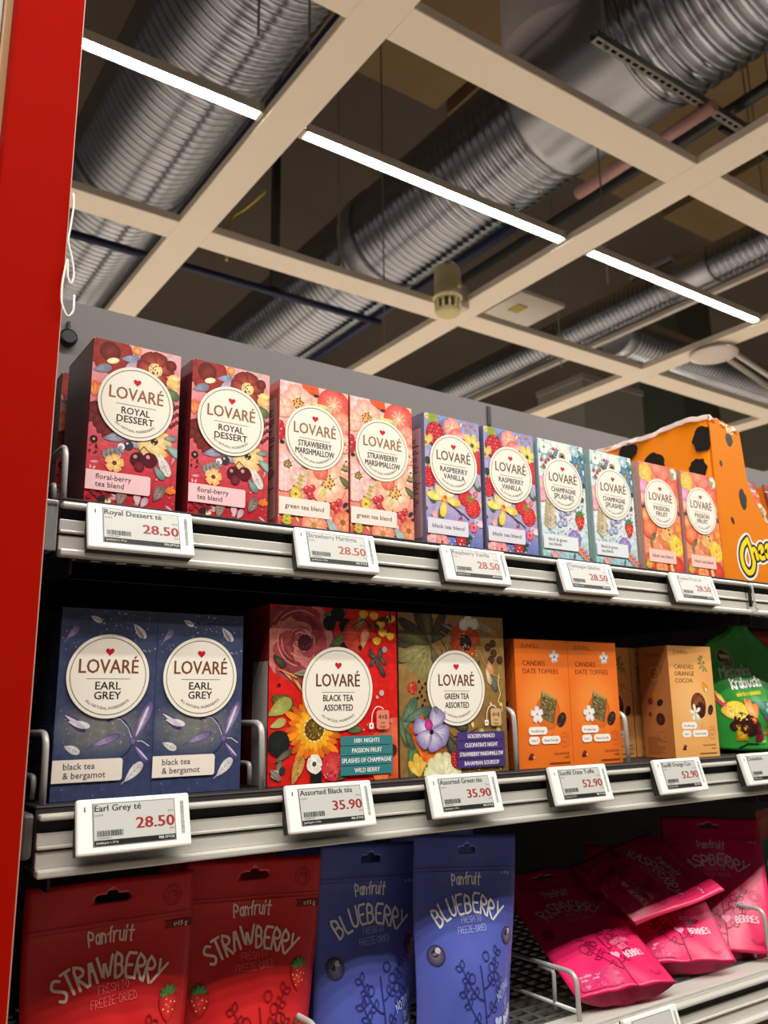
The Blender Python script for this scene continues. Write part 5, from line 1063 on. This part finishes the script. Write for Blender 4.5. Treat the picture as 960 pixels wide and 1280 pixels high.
def pouch_print(kind, w, h, sd=1):
    c = Canvas(w*1000, h*1000); W_, H_ = w*1000, h*1000; m = W_/2
    word, wcol, dark, lite = {'straw': ('STRAWBERRY', (232, 206, 190), (120, 10, 18), (232, 96, 96)), 'blue': ('BLUEBERRY', (226, 222, 226), (38, 44, 104), (158, 166, 220)), 'rasp': ('RASPBERRY', (226, 190, 196), (140, 8, 58), (246, 150, 190))}[kind]
    c.rect(0, H_*.835, W_, H_*.8375, dark); c.rect(0, H_*.818, W_, H_*.8195, dark)
    c.hand('Panfruit', m, H_*.755, 11, 1.35, wcol, width=34, rise=0, gap=1.6, bow=120)
    c.hand(word, m, H_*.620, 17, 2.1, wcol, width=78, bow=66, jit=.25, gap=1.3, seed=sd)
    c.hand('FRESH TO', m+2, H_*.575, 5.6, .55, lite, width=24, rot=.05); c.hand('FREEZE-DRIED', m+2, H_*.530, 5.6, .55, lite, width=36, rot=.05)
    berry_branch(c, m+6, H_*.27, .95, dark)
    def mark(u, v, r): c.ring(u, v, r, .6, dark, 24); c.ring(u, v-r*.1, r*.55, .5, dark, 14); c.ring(u+r*.3, v+r*.2, r*.3, .4, dark, 10)
    if kind == 'straw':
        c.poly([(W_-24, H_*.772), (W_, H_*.772), (W_, H_*.802), (W_-24, H_*.802), (W_-20, H_*.787)], dark); c.text('℮15 g', W_-10, H_*.779, 3.4, (236, 216, 206), 'c', .02)
        mark(W_-18, H_*.905, 7.5)
        c.strawb(W_*.86, H_*.475, 10.5); c.strawb(W_*.13, H_*.42, 9.5); c.strawb(W_*.88, H_*.26, 8)
        c.heart(W_*.72, H_*.12, 5, lite)
    elif kind == 'blue':
        c.text('℮ 15 g', W_-14, H_*.800, 2.6, (206, 206, 220), 'c', .02)
        for u, v, r in ((W_*.15, H_*.435, 9), (W_*.90, H_*.50, 8)):
            c.disc(u, v, r, (46, 40, 66), (120, 112, 140)); c.disc(u-1, v+r*.2, r*.42, (34, 28, 48), n=9); c.disc(u+2, v+r*.45, r*.3, (190, 180, 196))
        c.arc_text('natural fruit snack', W_*.24, H_*.2, 26, 3, dark)
        c.hand('NOTHING', W_*.80, H_*.24, 8, .8, (170, 178, 226), width=26, rot=.35); c.hand('BUT', W_*.84, H_*.185, 8, .8, (170, 178, 226), width=11, rot=.35); c.hand('BERRIES', W_*.87, H_*.125, 8, 1.1, (236, 234, 240), width=22, rot=.35); c.heart(W_*.70, H_*.125, 6, (176, 182, 232))
    else:
        c.text('℮15 g', W_-12, H_*.800, 3, (236, 196, 206), 'c', .02)
        mark(W_*.84, H_*.60, 9); mark(W_*.86, H_*.40, 7)
        c.rasp(W_*.12, H_*.46, 7, (150, 16, 60), (200, 60, 110)); c.ring(W_*.32, H_*.30, 6, .9, dark, 14)
        c.hand('NOTHING', W_*.72, H_*.31, 6.5, .6, lite, width=26, rot=.1); c.hand('BUT', W_*.70, H_*.265, 6.5, .6, lite, width=11, rot=.1); c.hand('BERRIES', W_*.76, H_*.205, 8.5, 1.1, (246, 206, 222), width=28, rot=.1, jit=.3); c.heart(W_*.56, H_*.225, 6, lite)
        c.ring(W_*.84, H_*.11, 9, .7, dark, 20, a0=3.4, a1=6.0); c.ring(W_*.84, H_*.11, 6.5, .6, dark, 20, a0=3.4, a1=6.0)
        c.rect(W_*.06, H_*.035, W_*.45, H_*.15, (196, 40, 98), 3); c.text('no added sugar', W_*.10, H_*.125, 3, (240, 200, 214), 'l'); c.text('freeze-dried', W_*.10, H_*.10, 3, (240, 200, 214), 'l'); c.heart(W_*.13, H_*.06, 3.4, (232, 110, 160)); c.hand('- O - A', W_*.29, H_*.045, 5, .6, (232, 110, 160), width=26)
    return c
FILM = {'straw': mat('red_pouch_film', (192, 22, 24), .42, noise=.05, scale=20, bump=.15), 'blue': mat('blue_pouch_film', (76, 87, 170), .42, noise=.05, scale=20, bump=.15), 'rasp': mat('pink_pouch_film', (220, 28, 92), .34, noise=.05, scale=20, bump=.15)}
def fruit_pouch(kind, label, group, w=.128, h=.187, T=.026, seed=1, loc=None, rot=None, frame=None, pin=.09, bare=False):
    t = thing('fruit_pouch', loc or (0, 0, 0), label, 'fruit snack pouch', group)
    if rot: t.rotation_euler = rot
    if frame:
        o, x, z = (Vector(q) for q in frame); x.normalize(); z = (z-x*z.dot(x)).normalized(); y = z.cross(x)
        t.matrix_world = Matrix(((x.x, y.x, z.x, o.x), (x.y, y.y, z.y, o.y), (x.z, y.z, z.z, o.z), (0, 0, 0, 1)))
    p = Pouch(w, h, T, pin, seed=seed)
    p.mesh('pouch', FILM[kind], t, slot=(0, h*.925, .028 if kind != 'blue' else .022, .0058))
    if not bare: pouch_print(kind, w, h, seed).build('printed_front', t, p.fn(), M['film_print'], base=.0005, step=3e-6)
    return t
G1, G2, G3 = 'red strawberry pouches', 'blue blueberry pouches', 'pink raspberry pouches'
fruit_pouch('straw', 'red pouch lettered STRAWBERRY, front one beside the red panel', G1, .132, .1855, .026, 1, (.0890, .026, Z3))
fruit_pouch('straw', 'red pouch lettered STRAWBERRY, second from the red panel, beside the blue pouches', G1, .130, .1865, .024, 4, (.2080, .038, Z3), (0, R(3), R(-2)))
fruit_pouch('straw', 'dark red pouch in the shade behind the second strawberry pouch', G1, .128, .172, .022, 6, (.2300, .160, Z3), (0, R(3), 0), bare=True)
fruit_pouch('blue', 'blue pouch lettered BLUEBERRY, left one of the front two', G2, .124, .1860, .025, 2, (.3340, .046, Z3), (0, R(4), R(3)))
fruit_pouch('blue', 'blue pouch lettered BLUEBERRY, right one overlapping the other', G2, .126, .1885, .027, 3, (.4290, .014, Z3), (R(-2), R(4.5), R(-3)), pin=.13)
fruit_pouch('blue', 'dark blue pouch in the shade behind the left blueberry pouch', G2, .124, .182, .020, 7, (.3650, .165, Z3), (0, R(1), 0), bare=True)
fruit_pouch('blue', 'dark blue pouch in the shade behind the right blueberry pouch', G2, .124, .182, .020, 8, (.4950, .150, Z3), (0, R(2), 0), bare=True)
up1 = (.051, .16, .098)
fruit_pouch('rasp', 'pink pouch lying back at the front, beside the wire divider', G3, .134, .196, .011, 2, frame=((.6395, -.012, -.4660), (.133, -.024, 0), up1), pin=.02)
fruit_pouch('rasp', 'pink pouch lying back in the middle, half covered by two others', G3, .132, .192, .010, 5, frame=((.7665, .014, -.4660), (.117, -.066, 0), (.12, .62, .44)), pin=.02)
fruit_pouch('rasp', 'pink pouch turned sideways on top of the middle pink pouch', G3, .124, .150, .008, 8, frame=((.7050, .0850, -.3900), (-.03, -.87, -.45), (.115, .000, .030)))
fruit_pouch('rasp', 'pink pouch standing almost upright at the right, near the frame edge', G3, .130, .184, .013, 3, pin=.02, frame=((.8720, .036, -.4735), (.62, -.78, 0), (.075, .063, .147)))

# ------------------------------------------------------------------ green sweets bag, dark bags at the right edge
def sweet_bag(name, loc, rot, w, h, T, m, label, seed, taper=None, cat='sweets bag', pin=.03, flat=.9):
    t = thing(name, loc, label, cat); t.rotation_euler = rot; p = Pouch(w, h, T, pin, flat, seed, taper, .0016); p.mesh('bag', m, t); return t, p
gw, gh = .168, .176
tp = lambda u, v: (smooth01((v-.78)/.22)*(.080*(1-u)/2-.052*(1+u)/2))
gt, gp = sweet_bag('sweets_bag', (.9700, .0285, Z2), (R(-4), 0, R(2)), gw, gh, .026, mat('green_bag_film', (44, 138, 50), .36, noise=.08, scale=14, bump=.2), 'green sweets bag with white lettering, beside the tan sweets box', 4, tp)
c = Canvas(gw*1000, gh*1000)
c.disc(44, 126, 20, (150, 130, 90), ry=13, n=32, rot=-.2); c.disc(44, 126, 18.6, (30, 16, 14), (40, 22, 18), ry=11.6, n=32, rot=-.2)
c.text('WAWEL', 45, 125, 6, (206, 196, 186), 'c', .03, width=26); c.rect(38, 120, 54, 120.8, (170, 160, 150))
def pol(word, u, v, cap, w_, col, width, rot): c.hand(word, u, v, cap, w_, col, width=width, rot=rot, gap=1.4, slant=.15)
pol('Mieszanka', 54, 100, 15, 1.9, (190, 200, 186), 66, .06); pol('Krakowska', 70, 85, 14, 2.4, (244, 246, 238), 70, .06)
pol('galaretka w czekoladzie', 66, 74, 5.5, 1.0, (214, 214, 40), 58, .06)
c.poly([(66, 66), (168, 66), (168, 48), (82, 44)], (22, 108, 84)); c.poly([(82, 44), (168, 48), (168, 36), (92, 33)], (140, 40, 110)); c.text('3 SMAKI', 112, 57, 5.4, (240, 240, 236), 'c', .02); c.text('OWOCOWE', 112, 50, 5, (240, 240, 236), 'c', .02)
c.poly([(2, 86), (12, 76), (30, 52), (22, 50), (8, 66), (0, 78)], (214, 60, 110)); c.leaf(4, 84, 24, -55, 6, (240, 210, 60), (250, 236, 130))
for a, col in ((60, (236, 196, 30)), (95, (246, 214, 50)), (30, (240, 200, 60)), (130, (230, 180, 30))): c.petal(30, 42, 25, R(a), 17, col, (250, 236, 130), 1)
for a in (50, 70, 88): c.petal(52, 36, 34, R(a), 12, (236, 110, 30), (250, 170, 70), 0)
for u, v, r in ((36, 42, 12), (52, 40, 12), (60, 30, 12), (24, 34, 8), (44, 30, 13)): c.disc(u, v, r, (36, 12, 12), (76, 28, 24), r*.8)
c.poly([(22, 14), (40, 14), (42, 34), (26, 36)], (150, 110, 16)); c.poly([(24, 18), (38, 17), (40, 31), (27, 33)], (196, 160, 30)); c.poly([(52, 12), (72, 14), (72, 32), (54, 32)], (112, 16, 30)); c.specks(12, 52, 13, 70, 30, 1.4, [(170, 30, 50), (70, 10, 20)], 2)
c.line([(24, 4), (38, 10), (56, 9)], 1.8, (30, 20, 16)); c.leaf(60, 10, 20, 20, 8, (70, 150, 50), (120, 190, 80)); c.disc(34, 46, 2, (240, 236, 220)); c.specks(14, 80, 20, 110, 34, 3, [(206, 60, 30), (236, 130, 40), (140, 30, 30)], 5)
gc = c.build('printed_front', gt, gp.fn(), M['film_print'], base=.0005, step=3e-6)
dk = mat('dark_brown_bag_film', (96, 40, 26), .4, noise=.4, scale=30, bump=.2)
b1, p1 = sweet_bag('snack_bag', (1.165, .10, Z2), (0, 0, 0), .15, .178, .026, dk, 'dark red-brown bag behind the green bag at the right edge', 7)
c = Canvas(150, 178); c.rect(0, 150, 150, 170, (150, 60, 30)); c.poly([(0, 60), (150, 90), (150, 20), (0, 10)], (60, 70, 30)); c.build('printed_front', b1, p1.fn(), M['film_print'], base=.0005)
b2, p2 = sweet_bag('snack_bag', (1.092, .06, Z3), (0, R(-3), 0), .16, .170, .028, mat('dark_green_bag_film', (38, 62, 34), .4, noise=.3, scale=20, bump=.2), 'dark green and red bag cut by the right edge, beside the pink pouches', 9)
c = Canvas(160, 170); c.rect(0, 130, 160, 170, (126, 40, 22)); c.leaf(10, 96, 70, 40, 24, (200, 190, 60), (160, 40, 30)); c.leaf(4, 70, 60, 10, 20, (60, 120, 50), (120, 160, 60)); c.leaf(0, 30, 70, 30, 20, (150, 40, 30), (206, 120, 40)); c.build('printed_front', b2, p2.fn(), M['film_print'], base=.0005)

# ------------------------------------------------------------------ orange spotted display box with snack bags
BX0, BX1, BY0, BY1 = .9065, 1.36, .004, .365
t = thing('display_box', ((BX0+BX1)/2, (BY0+BY1)/2, 0), 'bright orange cardboard display box with black spots at the end of the top shelf', 'display box')
orange = mat('orange_cardboard', (220, 122, 0), .6, noise=.06, scale=14, spec=.12)
L_ = lambda x, y, z: Vector((x-(BX0+BX1)/2, y-(BY0+BY1)/2, z))
hx, hy = (BX1-BX0)/2, (BY1-BY0)/2
def cutz(x):                                        # outline of the torn-open front
    for (a, za), (b_, zb) in zip(CUT, CUT[1:]):
        if a <= x <= b_: return za+(zb-za)*(x-a)/(b_-a)
CUT = [(.9065, .239), (.930, .2375), (.955, .2335), (.9785, .2275), (.9820, .196), (.9860, .150), (.9960, .132), (1.0080, .118), (1.0180, .099), (1.0300, .092), (1.20, .088), (1.26, .10), (1.30, .20), (1.36, .239)]
b = BM(); TH = .004
pts = [(x, z) for x, z in CUT]; jag = random.Random(3)
for (x0, z0), (x1, z1) in zip(pts, pts[1:]):
    n_ = max(1, int((x1-x0)/.006))
    for i in range(n_):
        a0, a1 = x0+(x1-x0)*i/n_, x0+(x1-x0)*(i+1)/n_; q0, q1 = z0+(z1-z0)*i/n_, z0+(z1-z0)*(i+1)/n_
        vs = [b.verts.new(L_(x, y, z)) for y in (BY0, BY0+TH) for x, z in ((a0, .001), (a1, .001), (a1, q1), (a0, q0))]
        for f in ((0, 1, 2, 3), (7, 6, 5, 4), (3, 2, 6, 7), (4, 5, 1, 0), (1, 5, 6, 2), (0, 3, 7, 4)): b.faces.new([vs[k] for k in f])
bmesh.ops.remove_doubles(b, verts=b.verts, dist=1e-6); obj('front_panel', b, orange, t)
b = BM()
N_ = 24                                             # left wall, top edge a little crushed, rounded into the front corner
ring_a, ring_b = [], []
for i in range(N_+1):
    y = BY0+TH+(BY1-BY0-TH)*i/N_; z = .239+.0006*math.sin(i*1.9)+.0008*math.sin(i*.7); x = BX0+.0012*math.sin(i*.9)
    ring_a.append((b.verts.new(L_(x, y, .001)), b.verts.new(L_(x, y, z)))); ring_b.append((b.verts.new(L_(x+TH, y, .001)), b.verts.new(L_(x+TH, y, z))))
for i in range(N_):
    A, B_, C_, D_ = ring_a[i], ring_a[i+1], ring_b[i], ring_b[i+1]
    b.faces.new((A[0], A[1], B_[1], B_[0])); b.faces.new((C_[0], D_[0], D_[1], C_[1])); b.faces.new((A[1], C_[1], D_[1], B_[1]))
b.faces.new((ring_a[0][0], ring_b[0][0], ring_b[0][1], ring_a[0][1]))
obj('side_wall', b, orange, t, True)
b = BM(); box(b, hx-TH, hx, -hy, hy, .001, .239); obj('side_wall', b, orange, t)
b = BM(); box(b, -hx+TH, hx-TH, hy-TH, hy, .001, .239); obj('back_wall', b, orange, t)
b = BM(); box(b, -hx+TH, hx-TH, -hy+TH, hy-TH, .001, .004); obj('base', b, orange, t)
b = BM()                                            # thin strip of torn plastic wrap along the rim
for i in range(40):
    f = lambda k: (BX0-.001+.0012*math.sin(k*1.3), BY0+(BY1-BY0)*k/40, .2405+.0009*math.sin(k*.9)+.0007*math.sin(k*2.3)+(.003 if k > 37 else 0)+.006*math.exp(-((k-5)/3.0)**2))
    p, q = f(i), f(i+1)
    b.faces.new([b.verts.new(L_(*v)) for v in ((p[0]-.002, p[1], p[2]-.008), (q[0]-.002, q[1], q[2]-.008), (q[0], q[1], q[2]), (p[0], p[1], p[2]))])
    b.faces.new([b.verts.new(L_(*v)) for v in ((p[0], p[1], p[2]), (q[0], q[1], q[2]), (q[0]+.008, q[1], q[2]-.004), (p[0]+.008, p[1], p[2]-.004))])
for i in range(14):
    f = lambda k: (BX0+.005*k, BY0-.001-.002*math.sin(k*1.2), cutz(min(1.35, BX0+.005*k))+.002+.002*math.sin(k*1.7))
    p, q = f(i), f(i+1); b.faces.new([b.verts.new(L_(*v)) for v in ((p[0], p[1], p[2]-.009), (q[0], q[1], q[2]-.007), (q[0], q[1]+.004, q[2]), (p[0], p[1]+.004, p[2]))])
bmesh.ops.remove_doubles(b, verts=b.verts, dist=1e-5); obj('plastic_wrap', b, M['film'], t, True)
def blob(c, u, v, r, rs, ry=None, rot=0):
    rnd = random.Random(rs); ry = ry or r; P = []
    for k in range(22):
        a = 2*math.pi*k/22; q = 1+rnd.uniform(-.10, .10); x, y = math.cos(a)*r*q, math.sin(a)*ry*q; P.append((u+x*math.cos(rot)-y*math.sin(rot), v+x*math.sin(rot)+y*math.cos(rot)))
    c.fan(P, (34, 28, 24))
fw = (BX1-BX0)*1000
c = Canvas(fw, 239); X = lambda x: (x-BX0)*1000
blob(c, X(.925), 171, 3.2, 1, 5, .2); blob(c, X(.970), 124, 9, 2, 15, .15); blob(c, X(.939), 89, 3.4, 3, 5.6, .5); blob(c, X(.951), 211, 9, 4, 10); blob(c, X(1.10), 60, 10, 5); blob(c, X(1.22), 40, 12, 6); blob(c, X(1.32), 150, 16, 7); blob(c, X(1.30), 70, 8, 8)
c.text('TES', X(.954), 220, 9, (240, 226, 190), 'c', .03, width=17); c.specks(14, X(.940), 224, X(.972), 236, 1.5, [(236, 214, 180), (250, 236, 210)], 3)
LG = [('C', 34, 4, 1.25, 1.06), ('h', 69, 27, 1.0, .95), ('e', 89, 31, 1.0, 1.0), ('e', 106, 34, 1.05, 1.0), ('t', 128, 34, 1.1, 1.0), ('o', 146, 33, 1.05, 1.0), ('s', 163, 30, 1.05, 1.0)]
G = {'C': [[(22, 52), (13, 44), (8, 30), (10, 16), (18, 7), (26, 9), (31, 17), (32, 24)]], 'h': [[(-6, 36), (0, 22), (4, 6)], [(2, 16), (7, 23), (12, 20), (15, 8)]], 'e': [[(1, 13), (10, 16), (9, 23), (3, 22), (0, 12), (4, 4), (12, 6)]], 't': [[(4, 36), (4, 8), (8, 4), (12, 6)], [(-2, 24), (11, 25)]], 'o': [[(6, 24), (0, 15), (4, 5), (11, 7), (12, 17), (6, 24)]], 's': [[(11, 24), (2, 22), (3, 16), (11, 11), (9, 4), (0, 5)]]}
def bubble(c, letters, ox, oy, k, sizes):
    for wd, col in sizes:
        for ch, dx, dy, sx_, sy_ in letters:
            for st in G[ch]: c.line(chaikin(chaikin([(ox+(dx+x*sx_)*k, oy+(dy+y*sy_)*k) for x, y in st])), wd*(1.2 if ch == 'C' else 1), col)
bubble(c, LG, 0, 4, 1.0, ((18.5, (246, 240, 230)), (13.0, (20, 18, 18)), (6.4, (250, 212, 20))))
c.t = [q for q in c.t if all(p[1] < cutz(min(1.3599, BX0+p[0]/1000))*1000-.3 for p in q[:3])]
c.build('front_print', t, lambda u, v, l: L_(BX0+u, BY0-l, v), M['ink'], base=.0002)
c = Canvas((BY1-BY0)*1000, 236); Yl = lambda y: (BY1-y)*1000
for k, (y, z, r, r2) in enumerate(((.016, 207, 17, 19), (.104, 188, 21, 20), (.028, 165, 15, 16), (.150, 222, 18, 14), (.215, 170, 24, 24), (.10, 90, 22, 26), (.20, 70, 20, 18), (.30, 200, 22, 20), (.29, 110, 16, 16))): blob(c, Yl(y), z, r, 20+k, r2)
c.build('side_print', t, lambda u, v, l: L_(BX0-.0016-l, BY1-u, v), M['ink'], base=.0002)

red_bag = mat('red_snack_film', (112, 14, 14), .3, noise=.35, scale=18, bump=.35)
def crisp_bag(loc, rot, label, seed, w=.15, h=.185):
    t = thing('crisp_bag', loc, label, 'crisp bag', 'snack bags in the orange display box'); t.rotation_euler = rot
    p = Pouch(w, h, .03, .05, .93, seed, None, .003)
    p.bulge = lambda v: smooth01((.95-v)/.3)*smooth01(v/.2)
    p.mesh('bag', red_bag, t)
    c = Canvas(w*1000, h*1000); H_ = h*1000
    c.rect(0, H_*.93, 170, H_, (132, 20, 16)); c.line([(0, H_*.93), (60, H_*.92), (150, H_*.86)], 1.6, (240, 214, 200))
    c.poly([(0, 40), (60, 70), (90, 130), (40, 160), (0, 150)], (64, 30, 22)); c.poly([(30, 150), (70, 120), (150, 150), (150, 165), (60, 172)], (206, 64, 34)); c.line([(10, 140), (60, 146), (130, 138)], 1.8, (244, 226, 214)); c.line([(20, 110), (60, 134), (140, 128)], 1.6, (230, 150, 110))
    bubble(c, LG[:5], -6, 72, .9, ((16, (246, 240, 230)), (12, (22, 18, 18)), (6, (248, 206, 20))))
    c.line([(6, 100), (50, 72), (96, 66)], 2.2, (246, 240, 232)); c.line([(40, 76), (56, 96), (84, 104)], 2.2, (246, 240, 232)); c.disc(66, 40, 26, (120, 20, 24), (160, 30, 30)); c.specks(20, 20, 10, 130, 70, 5, [(220, 110, 30), (120, 20, 20), (200, 80, 30)], 4)
    c.build('printed_front', t, p.fn(), M['film_print'], base=.0008, step=3e-6); return t
crisp_bag((1.085, .060, .006), (R(-10), R(-4), 0), 'red and black snack bag at the front of the orange display box', 3)
crisp_bag((1.105, .150, .006), (R(-4), R(3), R(4)), 'red snack bag second in the orange display box, behind the front one', 6, .16, .20)
crisp_bag((1.240, .075, .006), (R(-6), R(4), 0), 'red snack bag at the right inside the orange display box', 8)
bpy.context.view_layer.update()
